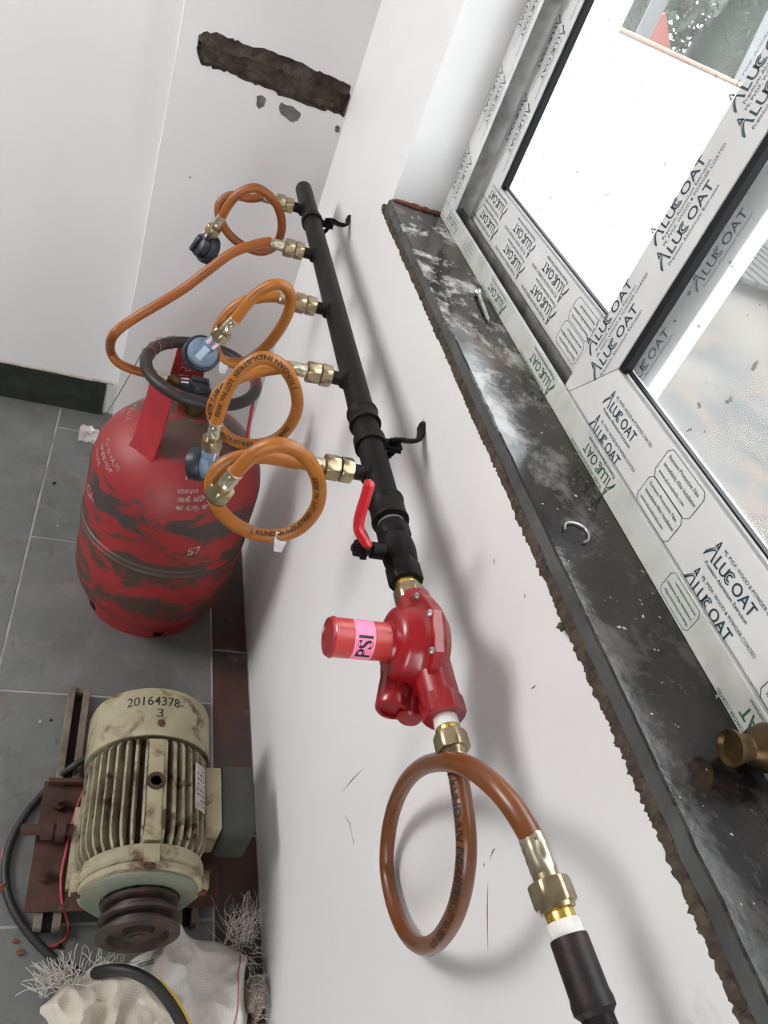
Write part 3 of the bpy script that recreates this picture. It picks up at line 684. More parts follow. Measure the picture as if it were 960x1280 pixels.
# pipe brackets
def bracket(ypos, label):
    b = empty('pipe_bracket', (W, ypos, PZ), label, 'bracket', 'brackets holding the manifold pipe')
    bm = bmesh.new(); lathe(bm, [(PR + 0.0003, 0), (PR + 0.0032, 0), (PR + 0.0032, 0.016), (PR + 0.0003, 0.016)], (PX, ypos + 0.008, PZ), (0, -1, 0), 28)
    obj('clamp_ring', bm, M['pipe'], b)
    bm = bmesh.new(); box(bm, (PX + PR + 0.001, ypos - 0.008, PZ + 0.004), (PX + PR + 0.022, ypos + 0.008, PZ + 0.007), bev=0.0006); box(bm, (PX + PR + 0.001, ypos - 0.008, PZ - 0.001), (PX + PR + 0.022, ypos + 0.008, PZ + 0.002), bev=0.0006)
    obj('clamp_ear', bm, M['pipe'], b)
    bm = bmesh.new(); cyl(bm, (PX + PR + 0.014, ypos, PZ - 0.006), (PX + PR + 0.014, ypos, PZ + 0.012), 0.0028, 10); hexnut(bm, (PX + PR + 0.014, ypos, PZ + 0.0075), (PX + PR + 0.014, ypos, PZ + 0.013), 0.006)
    obj('clamp_bolt', bm, M['pipe'], b)
    pts = relax(spline([Vector((PX + PR + 0.006, ypos, PZ + 0.010)), Vector((PX + PR + 0.018, ypos + 0.002, PZ + 0.012)), Vector((W - 0.028, ypos + 0.012, PZ + 0.006)), Vector((W - 0.012, ypos + 0.020, PZ + 0.004)), Vector((W - 0.005, ypos + 0.030, PZ + 0.006)), Vector((W - 0.003, ypos + 0.044, PZ + 0.010))], 8), 2)
    bm = bmesh.new(); tube(bm, pts, 0.0065, 12, flat=0.45, hint=(-1, 0.2, 0)); obj('wall_arm', bm, M['pipe'], b)
    bm = bmesh.new(); lathe(bm, [(0.0075, 0), (0.0075, 0.002), (0.005, 0.005), (0.0, 0.006)], (W, ypos + 0.044, PZ + 0.010), (-1, 0, 0), 16); obj('wall_screw', bm, M['pipe'], b)
    pts = relax(spline([Vector((PX + 0.010, ypos - 0.004, PZ - PR - 0.003)), Vector((PX + PR + 0.008, ypos - 0.002, PZ - 0.014)), Vector((PX + PR + 0.016, ypos, PZ - 0.001))], 8), 1)
    bm = bmesh.new(); tube(bm, pts, 0.0055, 10, flat=0.5, hint=(0, 0, 1)); obj('strap', bm, M['pipe'], b)
    return b
bracket(ycol(389, 281), 'black steel wall bracket clamping the manifold near its far capped end')
bracket(ycol(462, 556), 'black steel wall bracket clamping the manifold just past the red lever')

# ------------------------------------------------------------------ ball valve
def P(px, py): return at(px, py, 0, PX)
yv0 = ycol(486, 668); yv1 = ycol(507, 735)
bv = empty('ball_valve', (PX, (yv0 + yv1) / 2, PZ), 'black ball valve with red vinyl covered lever at the manifold end', 'valve')
L = yv0 - yv1
bm = bmesh.new(); lathe(bm, [(0.0125, 0), (0.0125, 0.030)], (PX, yv0 + 0.028, PZ), (0, -1, 0), 24); obj('threaded_nipple', bm, M['steel'], bv)
for i in range(3):
    bm = bmesh.new(); lathe(bm, [(0.0125, 0), (0.0143, 0.0008), (0.0125, 0.0018)], (PX, yv0 + 0.009 - 0.0028 * i, PZ), (0, -1, 0), 24); obj('thread', bm, M['steel'], bv)
bm = bmesh.new(); hexnut(bm, (PX, yv0, PZ), (PX, yv0 - L * 0.22, PZ), 0.0180); lathe(bm, [(0.0155, 0), (0.0172, L * 0.12), (0.0182, L * 0.25), (0.0172, L * 0.4), (0.0155, L * 0.5)], (PX, yv0 - L * 0.2, PZ), (0, -1, 0), 28); hexnut(bm, (PX, yv1 + L * 0.32, PZ), (PX, yv1 + 0.002, PZ), 0.0178)
obj('body', bm, M['pipe'], bv)
ym = (yv0 + yv1) / 2 + 0.002
bm = bmesh.new(); cyl(bm, (PX - 0.014, ym, PZ), (PX - 0.030, ym, PZ), 0.0085, 18); cyl(bm, (PX - 0.029, ym, PZ), (PX - 0.042, ym, PZ), 0.005, 14); obj('stem', bm, M['pipe'], bv)
bm = bmesh.new(); hexnut(bm, (PX - 0.0395, ym, PZ), (PX - 0.047, ym, PZ), 0.0095); cyl(bm, (PX - 0.0468, ym, PZ), (PX - 0.050, ym, PZ), 0.004, 12); obj('lever_nut', bm, M['pipe'], bv)
XLV = PX - 0.0375
lv = [Vector((XLV, ym - 0.008, PZ - 0.007)), Vector((XLV, ym, PZ)), Vector((XLV - 0.001, ym + 0.014, PZ + 0.006))] + [at(px, py, 0, XLV - dx) for px, py, dx in ((461, 683, 0.004), (449, 664, 0.014), (450, 645, 0.016), (457, 622, 0.016), (463, 600, 0.016))]
pp = relax(spline(lv, 8), 2); cut = int(len(pp) * 0.46)
bm = bmesh.new(); tube(bm, pp[:cut + 1], 0.0078, 12, flat=0.3, hint=(-1, 0, 0)); lathe(bm, [(0.011, 0), (0.011, 0.003)], (XLV + 0.0015, ym, PZ), (-1, 0, 0), 20)
lev = obj('lever', bm, M['pipe'], bv)
bm = bmesh.new(); tube(bm, pp[cut - 1:], lambda t: 0.0104 * (1 if t < 0.93 else max(0.3, 1 - ((t - 0.93) / 0.07) ** 2 * 0.7)) * (0.85 + 0.15 * min(1, t * 4)), 16, flat=0.52, hint=(-1, 0, 0)); obj('lever_sleeve', bm, M['red_vinyl'], lev, label='glossy red vinyl lever sleeve')

# ------------------------------------------------------------------ red pressure regulator
yi = ycol(512, 752); yo = ycol(556, 892)
ra = empty('gas_regulator', (PX, (yi + yo) / 2, PZ), 'bright red gas pressure regulator with cylindrical cap and pink label', 'regulator')
bm = bmesh.new(); hexnut(bm, (PX, yv1 - 0.006, PZ), (PX, yi - 0.004, PZ), 0.0155); obj('inlet_hex', bm, M['brass'], ra)
bm = bmesh.new(); cyl(bm, (PX, yv1 + 0.004, PZ), (PX, yv1 - 0.007, PZ), 0.0118, 20); obj('inlet_thread', bm, M['brass_bright'], ra)
FC = Vector((PX - 0.004, ycol(520, 822) + 0.002, PZ - 0.002)); FR = 0.0455
bm = bmesh.new()                                       # valve body behind the diaphragm, tapering to the outlet boss
lathe(bm, [(0.0, 0.0), (FR - 0.003, 0.0), (FR - 0.004, 0.008), (0.030, 0.018), (0.016, 0.024), (0.0, 0.025)], FC + Vector((0.0005, 0, 0)), (1, 0, 0), 40)
lathe(bm, [(0.016, 0), (0.0175, 0.010), (0.020, 0.03), (0.020, 0.05), (0.0175, 0.075), (0.0172, yi - yo - 0.008)], (PX + 0.003, yi + 0.001, PZ), (0, -1, 0), 28)
obj('body', bm, M['red_paint'], ra)
bm = bmesh.new(); hexnut(bm, (PX + 0.003, yo + 0.018, PZ), (PX + 0.003, yo, PZ), 0.0195); obj('outlet_boss', bm, M['red_paint'], ra)
bm = bmesh.new()                                       # bolted diaphragm flange with lugs
n = 96; rings = []
for xo in (-0.0055, -0.0048, 0.0028, 0.0035):
    ring = []
    for i in range(n):
        t = 2 * PI * i / n; lug = max(0, math.cos(8 * t)) ** 3
        rr = FR + 0.0028 * lug - (0.0007 if xo in (-0.0055, 0.0035) else 0)
        ring.append(bm.verts.new(FC + Vector((xo, rr * math.cos(t), rr * math.sin(t)))))
    rings.append(ring)
for A, B in zip(rings, rings[1:]):
    for i in range(n): bm.faces.new((A[i], A[(i + 1) % n], B[(i + 1) % n], B[i]))
bm.faces.new(rings[0]); bm.faces.new(rings[-1][::-1])
obj('flange', bm, M['red_paint'], ra)
bm = bmesh.new(); lathe(bm, [(FR - 0.006, 0.0), (FR - 0.0085, 0.003), (0.0345, 0.006), (0.0335, 0.015), (0.0310, 0.0195), (0.0260, 0.0225), (0.0195, 0.0235), (0.0185, 0.026)], FC + Vector((-0.005, 0, 0)), (-1, 0, 0), 40)
obj('dome', bm, M['red_paint'], ra)
for i in range(8):
    t = 2 * PI * i / 8; c = FC + Vector((-0.0055, (FR - 0.0022) * math.cos(t), (FR - 0.0022) * math.sin(t)))
    bm = bmesh.new(); lathe(bm, [(0.0034, 0), (0.0034, 0.0015), (0.0024, 0.003), (0, 0.0034)], c, (-1, 0, 0), 12); obj('bolt', bm, M['steel'], ra)
bx0 = FC.x - 0.026; bx1 = at(398, 830, 1, FC.y).x - 0.006
bm = bmesh.new(); lathe(bm, [(0.0175, 0), (0.0172, 0.002), (0.0172, bx0 - bx1 - 0.003), (0.0180, bx0 - bx1 - 0.0025), (0.0180, bx0 - bx1 - 0.001), (0.0168, bx0 - bx1)], (bx0 + 0.004, FC.y, FC.z), (-1, 0, 0), 40)
bon = obj('bonnet', bm, M['red_bonnet'], ra)
bm = bmesh.new(); lathe(bm, [(0.0165, 0), (0.0165, 0.0018), (0.0145, 0.0022), (0.0140, 0.0010), (0.0, 0.0012)], (bx1 + 0.004, FC.y, FC.z), (-1, 0, 0), 40); obj('bonnet_cap', bm, M['red_paint'], bon)
# pink label wrapped on the bonnet, PSI reading across the axis
def on_bonnet(a, s, r):                                # a: along -X from bx0, s: arc length from the top towards the viewer
    t = s / r; return Vector((bx0 - a, FC.y - r * math.sin(t), FC.z + r * math.cos(t)))
bm = bmesh.new(); r = 0.01745; gv = []
a0, a1 = 0.021, 0.0395; s0, s1 = -0.010, 0.036
for i in range(25): gv.append([bm.verts.new(on_bonnet(a, s0 + (s1 - s0) * i / 24, r)) for a in (a0, a1)])
for A, B in zip(gv, gv[1:]): bm.faces.new((A[0], A[1], B[1], B[0]))
obj('label', bm, M['pink'], bon, label='pink paper label')
bm = bmesh.new(); put_text(bm, 'PSI', 0.0185, lambda x, y: on_bonnet(0.0235 + y, 0.0300 - x, 0.0176), 1.0, 0, 0, 0.02)
obj('label_print', bm, M['print_black'], bon, recalc=False)
# vent boss on the lower front
vb = at(490, 886, 0, PX - 0.026); vd = Vector((-0.25, -0.85, -0.1)).normalized()
bm = bmesh.new(); lathe(bm, [(0.016, 0), (0.0145, 0.010), (0.0150, 0.030), (0.0150, 0.040), (0.0135, 0.042), (0.0105, 0.042), (0.0100, 0.039), (0, 0.039)], vb - vd * 0.040, vd, 28); obj('vent_boss', bm, M['red_paint'], ra)
vb2 = at(512, 893, 0, PX - 0.010)
bm = bmesh.new(); lathe(bm, [(0.012, 0), (0.011, 0.022), (0.009, 0.024), (0, 0.024)], vb2 - vd * 0.018, vd, 22); obj('vent_plug', bm, M['red_paint'], ra)

# ------------------------------------------------------------------ hoses
HR = 0.0079
def put_fitting_end(t, p, d, nutmat, bare=False, flen=0.022, nlen=0.014, nr=0.0145):
    """ferrule and nut at the end of a hose; p = hose end, d = direction onwards; returns the far face of the nut"""
    d = d.normalized()
    ferrule(t, p - d * 0.003, d, flen)
    a = p + d * (flen - 0.001)
    bm = bmesh.new(); lathe(bm, [(0.0085, 0), (0.0085, 0.004)], a - d * 0.002, d, 18); hexnut(bm, a + d * 0.002, a + d * (0.002 + nlen), nr); lathe(bm, [(nr * 0.82, 0), (nr * 0.80, 0.003)], a + d * (0.0015 + nlen), d, 24)
    obj('brass_nut', bm, nutmat, t)
    return a + d * (0.0045 + nlen)
def ferrule(t, p, d, L):
    n = 32; rings = []; M3 = frame_from(d); bm = bmesh.new()
    for h, k in ((0, 0.93), (0.02, 1.0), (0.12, 1.02), (0.2, 0.99), (0.3, 1.03), (0.45, 0.99), (0.6, 1.03), (0.75, 0.99), (0.9, 1.02), (1.0, 0.93)):
        ring = []
        for i in range(n):
            a = 2 * PI * i / n; dent = 0.17 * max(0, math.sin(4 * a + (1.2 if int(h * 10) % 2 else 0))) ** 2 if 0.15 < h < 0.85 else 0
            rr = 0.0087 * (k - dent); ring.append(bm.verts.new(p + M3 @ Vector((rr * math.cos(a), rr * math.sin(a), h * L))))
        rings.append(ring)
    for A, B in zip(rings, rings[1:]):
        for i in range(n): bm.faces.new((A[i], A[(i + 1) % n], B[(i + 1) % n], B[i]))
    bm.faces.new(rings[0][::-1]); bm.faces.new(rings[-1]); obj('crimp_ferrule', bm, M['ferrule'], t)
def hose_text(t, pts, s, size, start, ang=0.0, flip=False, hr=None):
    """print along the tube on its outer side; ang turns it about the tube"""
    hr = (hr or HR) + 0.0005; acc = [0.0]
    for a, b in zip(pts, pts[1:]): acc.append(acc[-1] + (b - a).length)
    def fn(x, y):
        d = start + (-x if flip else x); d = min(max(d, 0.0), acc[-1] - 1e-5)
        i = 0
        lo, hi = 0, len(acc) - 1
        while hi - lo > 1:
            mid = (lo + hi) // 2
            if acc[mid] <= d: lo = mid
            else: hi = mid
        i = lo; f = (d - acc[i]) / max(1e-9, acc[i + 1] - acc[i])
        p = pts[i].lerp(pts[i + 1], f); tg = (pts[min(i + 2, len(pts) - 1)] - pts[max(i - 1, 0)]).normalized()
        up = Vector((-0.35, -0.75, 0.6)); n_ = (up - tg * up.dot(tg)).normalized(); b_ = n_.cross(tg) * (-1 if flip else 1)
        a = ang + y / hr
        return p + (n_ * math.cos(a) + b_ * math.sin(a)) * hr
    bm = bmesh.new(); put_text(bm, s, size, fn, 1.1, 0, -size * 0.35, 0.022)
    obj('hose_print', bm, M['print_black'], t, smooth=False, recalc=False)
def coil_hose(idx, path, endpx, end_dy, label, mat, prints=(), paper=None):
    """path: list of (px, py, dy) on the plane y = outlet y + dy"""
    y = ny_[idx]; t = empty('gas_hose', (XJUN, y, PZ), label, 'hose', 'orange gas hoses on the manifold')
    bm = bmesh.new(); hexnut(bm, (XJUN - 0.0012, y, PZ), (XJUN - 0.0165, y, PZ), 0.0152, hint=Vector((0, random.uniform(-0.6, 0.6), 1))); lathe(bm, [(0.0085, 0), (0.0085, 0.003)], (XJUN - 0.016, y, PZ), (-1, 0, 0), 18)
    obj('brass_nut', bm, M['brass'], t)
    ferrule(t, Vector((XJUN - 0.018, y, PZ)), Vector((-1, 0, 0)), 0.022)
    pts = [Vector((XJUN - 0.036, y, PZ)), Vector((XJUN - 0.044, y, PZ))] + [at(px, py, 1, y + dy) for px, py, dy in path]
    sp = relax(spline(pts, 9), 4)
    bm = bmesh.new(); tube(bm, sp, HR, 16); obj('hose_tube', bm, mat, t)
    for s, st, ang, size in prints: hose_text(t, sp, s, size, st, ang)
    e = at(*endpx, 1, y + end_dy); d = (e - sp[-1])
    face = put_fitting_end(t, sp[-1], d, M['brass'])
    if paper:
        k = int(len(sp) * paper); c = sp[k]; bm = bmesh.new()
        pr = [(-0.007, 0.004), (0.007, 0.004), (0.005, -0.010), (-0.004, -0.010)]
        prism(bm, pr, c + Vector((0, -HR - 0.001, -0.006)), (1, 0, 0), (0, 0.15, 1), (0, 0.0006, 0))
        prism(bm, [(-0.007, 0), (0.007, 0), (0.007, 0.012), (-0.007, 0.012)], c + Vector((0, -HR - 0.001, -0.003)), (1, 0, 0), (0, 0.5, 0.85), (0, 0.0006, 0.0))
        obj('paper_tag', bm, M['paper'], t, smooth=False, label='small torn white paper tag')
    return t, sp, face, d.normalized()
h1 = coil_hose(0, [(313, 248, 0), (290, 244, 0), (275, 254, -0.002), (274, 270, -0.004), (284, 290, -0.006), (302, 306, -0.009), (326, 315, -0.012), (345, 306, -0.016), (352.5, 282, -0.02), (345, 254, -0.026), (322, 235, -0.028), (300, 241, -0.026), (285, 257, -0.024), (277, 272, -0.022)], (266, 288), -0.02,
    'rust orange gas hose coiled at the far end of the manifold', M['hose_rust'])
h3 = coil_hose(2, [(326, 372, 0), (300, 379, 0), (281, 396, -0.002), (269, 420, -0.004), (271, 442, -0.006), (286, 453, -0.010), (308, 452, -0.014), (334, 432, -0.018), (356, 401, -0.022), (364, 374, -0.026), (356, 358, -0.029), (341, 356, -0.030), (322, 366, -0.028), (305, 385, -0.026), (293, 401, -0.024)], (275, 419), -0.022,
    'orange gas hose coiled at the middle outlet, ending in the pale blue adaptor', M['hose'], paper=0.42)
h4 = coil_hose(3, [(352, 460, 0), (325, 464, 0), (297, 473, -0.002), (275, 490, -0.004), (265, 512, -0.006), (272, 533, -0.008), (289, 549, -0.010), (314, 556, -0.013), (341, 551, -0.016), (362, 533, -0.02), (372, 506, -0.024), (366, 477, -0.027), (350, 455, -0.029), (327, 447, -0.030), (305, 459, -0.029), (288, 482, -0.027), (276, 510, -0.025), (270, 530, -0.024)], (265, 553), -0.024,
    'orange gas hose coiled beside the cylinder handle, fourth from the far end', M['hose'],
    prints=(('MFD BY J. KUNDAN INDUSTRIES  LOT No. 30/03', 0.075, -0.1, 0.0085), ('J. KUNDAN INDUSTRIES  LOT No. 30/03', 0.34, 0.1, 0.0085)))
h5 = coil_hose(4, [(366, 577, 0), (333, 571, 0), (300, 572, -0.002), (276, 583, -0.004), (264, 605, -0.006), (271, 631, -0.008), (288, 651, -0.010), (315, 666, -0.012), (347, 670, -0.015), (376, 659, -0.018), (396, 634, -0.021), (399, 606, -0.024), (389, 580, -0.027), (370, 562, -0.029), (346, 556, -0.030), (323, 563, -0.028), (306, 578, -0.026), (293, 592, -0.024)], (275, 615), -0.022,
    'bright orange gas hose coiled nearest the red lever, ending in an open brass nut', M['hose'], paper=0.53,
    prints=(('J. KUNDAN INDUSTRIES  LOT No. 30/03', 0.20, 0.35, 0.0080),))
# open end of the last hose
t5, sp5, f5, d5 = h5
bm = bmesh.new(); lathe(bm, [(0.0122, 0), (0.0122, 0.0006), (0.006, 0.0007), (0.006, 0.0003)], f5 - d5 * 0.0003, d5, 22); obj('painted_nut_bore', bm, M['rubber'], t5)  # dark disc stands in for the shaded inside of the nut

# straight hose to the cylinder
CXc, CYc = 0.149, 1.202
y = ny_[1]; t2 = empty('gas_hose', (XJUN, y, PZ), 'long orange gas hose dipping from the second outlet to the cylinder valve', 'hose', 'orange gas hoses on the manifold')
bm = bmesh.new(); hexnut(bm, (XJUN - 0.0012, y, PZ), (XJUN - 0.0165, y, PZ), 0.0152); lathe(bm, [(0.0085, 0), (0.0085, 0.003)], (XJUN - 0.016, y, PZ), (-1, 0, 0), 18); obj('brass_nut', bm, M['brass'], t2)
ferrule(t2, Vector((XJUN - 0.018, y, PZ)), Vector((-1, 0, 0)), 0.022)
VZ = 0.535
pts = [Vector((XJUN - 0.036, y, PZ)), Vector((XJUN - 0.044, y, PZ))]
for px, py, yy in ((318, 306, y - 0.004), (290, 316, y - 0.01), (260, 338, y - 0.02), (228, 362, y - 0.03), (195, 382, y - 0.045), (160, 403, y - 0.055), (141, 420, y - 0.065), (138, 438, 1.232), (148, 454, 1.222), (172, 464, 1.212), (195, 469, 1.208)): pts.append(at(px, py, 1, yy))
sp2 = relax(spline(pts, 9), 4)
bm = bmesh.new(); tube(bm, sp2, HR, 16); obj('hose_tube', bm, M['hose_rust'], t2)
e2 = at(226, 482, 1, 1.203); f2 = put_fitting_end(t2, sp2[-1], e2 - sp2[-1], M['brass_old'])

# lower hose between regulator and the near pipe
OX, OZ = PX + 0.003, PZ
th = empty('gas_hose', (OX, yo, OZ), 'brown-orange gas hose looped below the red regulator', 'hose', 'orange gas hoses on the manifold')
bm = bmesh.new(); lathe(bm, [(0.0102, 0), (0.0105, 0.011)], (OX, yo + 0.001, OZ), (0, -1, 0), 24); obj('thread_tape', bm, M['teflon'], th, label='white thread tape')
bm = bmesh.new(); lathe(bm, [(0.0096, 0), (0.0096, 0.008)], (OX, yo - 0.009, OZ), (0, -1, 0), 24); obj('brass_thread', bm, M['brass_bright'], th)
yn0 = yo - 0.0155
bm = bmesh.new(); hexnut(bm, (OX, yn0, OZ), (OX, yn0 - 0.0150, OZ), 0.0145); lathe(bm, [(0.011, 0), (0.009, 0.005)], (OX, yn0 - 0.0145, OZ), (0, -1, 0), 20); obj('brass_nut', bm, M['brass'], th)
ferrule(th, Vector((OX, yn0 - 0.018, OZ)), Vector((0, -1, -0.10)).normalized(), 0.014)
q = lambda u, v, x: at(440 + u / 2.8235, 880 + v / 2.8235, 0, x)
pts = [Vector((OX, yn0 - 0.028, OZ - 0.001)), q(368, 215, 0.296), q(383, 300, 0.294), q(397, 400, 0.292), q(404, 500, 0.294), q(398, 600, 0.298), q(378, 700, 0.305), q(345, 780, 0.314), q(300, 838, 0.326), q(250, 855, 0.338), q(203, 825, 0.348), q(165, 760, 0.353), q(137, 670, 0.355), q(122, 570, 0.355), q(128, 460, 0.350), q(150, 360, 0.340), q(190, 275, 0.325), q(245, 222, 0.308), q(310, 203, 0.292), q(375, 208, 0.282), q(440, 238, 0.279), q(505, 290, 0.280), q(565, 360, 0.284), q(610, 430, 0.288), q(638, 480, 0.292)]
spb = relax(spline(pts, 9), 5)
bm = bmesh.new(); tube(bm, spb, HR, 16); obj('hose_tube', bm, M['hose_brown'], th)
hose_text(th, spb, 'J. KUNDAN INDUSTRIES LOT No. 30/03  -21-0', 0.0088, 0.012, -0.75)
hose_text(th, spb, 'KUNDAN INDUSTRIES', 0.0085, 0.24, 0.9)
PN = q(770, 850, 0.300)
bdir = (q(850, 1070, 0.306) - q(735, 745, 0.297)).normalized()
e3 = q(688, 605, 0.296); dd = (q(735, 745, 0.297) - spb[-1]).normalized()
fb = put_fitting_end(th, spb[-1], dd, M['brass'], flen=0.024, nlen=0.0145, nr=0.0140)

# near pipe
np0 = empty('gas_pipe', fb, 'black gas pipe with a rusty coupling leaving the bottom of the view', 'pipe')
pa = fb; pe = pa + dd * 0.006
bm = bmesh.new(); lathe(bm, [(0.0085, 0), (0.0092, 0.001), (0.0090, 0.009)], pa - dd * 0.001, dd, 24); obj('brass_thread', bm, M['brass_bright'], np0)
bm = bmesh.new(); lathe(bm, [(0.0095, 0), (0.0103, 0.001), (0.0104, 0.010)], pe, dd, 24); obj('thread_tape', bm, M['teflon'], np0, label='white thread tape')
pc = pe + dd * 0.0085
bm = bmesh.new(); lathe(bm, [(0.0102, 0), (0.0114, 0.0005), (0.0117, 0.002), (0.0119, 0.030), (0.0127, 0.034), (0.0126, 0.038), (0.0098, 0.041)], pc, dd, 30); obj('coupling', bm, M['pipe_rust'], np0)
bm = bmesh.new(); cyl(bm, pc + dd * 0.036, pc + dd * 0.32, 0.0096, 28); obj('pipe_tube', bm, M['pipe'], np0)

# ------------------------------------------------------------------ gas cylinder
cy = empty('gas_cylinder', (CXc, CYc, 0), 'worn red steel gas cylinder with handle ring standing on the floor', 'gas cylinder')
CR = 0.161
O = Vector((CXc, CYc, 0))
prof = [(0.0, 0.020), (0.06, 0.022), (0.118, 0.030), (0.139, 0.046), (0.1535, 0.074), (0.1600, 0.105), (CR, 0.140), (CR, 0.219), (CR + 0.0030, 0.222), (CR + 0.0032, 0.227), (CR + 0.0004, 0.2305), (CR + 0.0032, 0.234), (CR + 0.0030, 0.239), (CR, 0.242), (CR, 0.345), (0.1595, 0.368), (0.153, 0.395), (0.140, 0.424), (0.118, 0.450), (0.088, 0.469), (0.055, 0.479), (0.036, 0.482), (0.030, 0.486), (0.029, 0.500), (0.0, 0.500)]
bm = bmesh.new(); lathe(bm, prof, O, (0, 0, 1), 72); obj('body', bm, M['cyl'], cy)
bm = bmesh.new(); n = 72; rings = []                   # foot ring, left whole
for r_, z in ((0.1345, 0.048), (0.130, 0.032), (0.1255, 0.008), (0.125, 0.0), (0.117, 0.0), (0.115, 0.006), (0.117, 0.03), (0.119, 0.05)):
    rings.append([bm.verts.new(O + Vector((r_ * math.cos(2 * PI * k / n), r_ * math.sin(2 * PI * k / n), z))) for k in range(n)])
for A, B in zip(rings, rings[1:]):
    for k in range(n): bm.faces.new((A[k], A[(k + 1) % n], B[(k + 1) % n], B[k]))
foot = obj('foot_ring', bm, M['cyl'], cy)
for a in (-78, -150, -20, 100, 190):
    t = math.radians(a); bm = bmesh.new(); c = O + Vector((0.1255 * math.cos(t), 0.1255 * math.sin(t), 0.014)); box(bm, c - Vector((0.004, 0.011, 0.006)), c + Vector((0.004, 0.011, 0.006)), Matrix.Rotation(t, 3, 'Z'), bev=0.002)
    obj('painted_drain_slot', bm, M['rubber'], foot)  # solid dark block, painted shade in place of a real slot
RZ, RR, RT = 0.583, 0.0965, 0.0105
pts = [O + Vector((RR * math.cos(2 * PI * k / 64), RR * math.sin(2 * PI * k / 64), RZ)) for k in range(65)]
bm = bmesh.new(); tube(bm, pts, RT, 14, caps=False); bmesh.ops.remove_doubles(bm, verts=bm.verts, dist=0.0005); obj('handle_ring', bm, M['cyl_ring'], cy)
def stay(angle, wdt):
    t = math.radians(angle); ax = Vector((math.cos(t), math.sin(t), 0)); tg = Vector((-ax.y, ax.x, 0)); bm = bmesh.new(); rows = []
    for z, r_, w_ in ((0.438, 0.119, wdt * 1.06), (0.46, 0.110, wdt), (0.50, 0.1035, wdt), (0.55, 0.0985, wdt * 0.95), (0.585, 0.0965, wdt * 0.95)):
        sec = []
        for rr, sgn in ((r_ + 0.0025, -1), (r_ + 0.0045, 0), (r_ + 0.0025, 1), (r_ - 0.0025, 1), (r_ - 0.0005, 0), (r_ - 0.0025, -1)):
            sec.append(bm.verts.new(O + ax * rr + tg * (w_ / 2 * sgn) + Vector((0, 0, z))))
        rows.append(sec)
    for A, B in zip(rows, rows[1:]):
        for k in range(6): bm.faces.new((A[k], A[(k + 1) % 6], B[(k + 1) % 6], B[k]))
    bm.faces.new(rows[0]); bm.faces.new(rows[-1][::-1])
    s = obj('stay_plate', bm, M['cyl_stay'], cy)
    return ax, tg
stay(-133, 0.054); stay(-8, 0.050); ax, tg = stay(98, 0.062)
# inside stencil on the far stay
bm = bmesh.new(); so = O + ax * (0.0945) + Vector((0, 0, 0.535)); put_text(bm, '15.4', 0.030, planar(so + tg * 0.010 + Vector((0, 0, -0.03)), Vector((0, 0, 1)) - ax * 0.08, tg * -1), 1.0, 0, -0.008)
obj('stencil_print', bm, M['print_white'], cy, smooth=False, recalc=False)
def on_shell(x, y, ang0, z0, tilt=0.0):                # wrap flat print on the shoulder: x along the girth, y up the meridian
    ca, sa = math.cos(tilt), math.sin(tilt); x, y = x * ca - y * sa, x * sa + y * ca
    # march up the profile by arc length
    pr = [(r_, z) for r_, z in prof if z >= 0.14][:-2]
    i = 0
    while i < len(pr) - 2 and pr[i + 1][1] < z0: i += 1
    f = (z0 - pr[i][1]) / (pr[i + 1][1] - pr[i][1]); s = y + f * math.hypot(pr[i + 1][0] - pr[i][0], pr[i + 1][1] - pr[i][1])
    while True:
        sl = math.hypot(pr[i + 1][0] - pr[i][0], pr[i + 1][1] - pr[i][1])
        if s < 0 and i > 0: i -= 1; s += math.hypot(pr[i + 1][0] - pr[i][0], pr[i + 1][1] - pr[i][1]); continue
        if s > sl and i < len(pr) - 2: s -= sl; i += 1; continue
        break
    f = s / sl; r_ = pr[i][0] + (pr[i + 1][0] - pr[i][0]) * f + 0.0009; z = pr[i][1] + (pr[i + 1][1] - pr[i][1]) * f + 0.0006
    a = ang0 + x / max(r_, 0.03)
    return O + Vector((r_ * math.cos(a), r_ * math.sin(a), z))
def shell_text(bm, lines, ang, z, size, lead, tilt=0.0):
    for j, s in enumerate(lines): put_text(bm, s, size, lambda x, y: on_shell(x, y - lead * j, math.radians(ang), z, tilt), 1.0, 0, 0, 0.01)
for ls, an, z_, sz, ld, ti in ((['15'], -92, 0.440, 0.024, 0.02, 0), (['सावधान', 'खाली सिलेंडर', 'का वाल्व बंद रखें'], -94, 0.418, 0.0125, 0.0155, 0.12), (['CLOSE VALVE', 'WHEN NOT', 'IN USE'], -168, 0.420, 0.0125, 0.0165, -0.18),
        (['H.Z.A.W.', 'N.I.V.'], -206, 0.455, 0.015, 0.02, 0), (['57'], -78, 0.285, 0.026, 0.02, 0.25), (['CA'], -166, 0.305, 0.030, 0.02, 0)):
    bm = bmesh.new(); shell_text(bm, ls, an, z_, sz, ld, ti)
    obj('stencil_print', bm, M['print_white'], cy, smooth=False, recalc=False, label='faded white stencilled writing')
bm = bmesh.new(); lathe(bm, [(0.0, 0.0), (0.020, 0.0), (0.020, 0.012), (0.024, 0.014), (0.024, 0.028), (0.018, 0.032), (0.0, 0.032)], O + Vector((0, 0, 0.499)), (0, 0, 1), 28); obj('valve', bm, M['brass_old'], cy)
pts = [O + Vector((RR * math.cos(t), RR * math.sin(t), RZ)) + Vector((0, 0, 0.012)) for t in [math.radians(a) for a in (160, 150, 140, 128, 118)]]
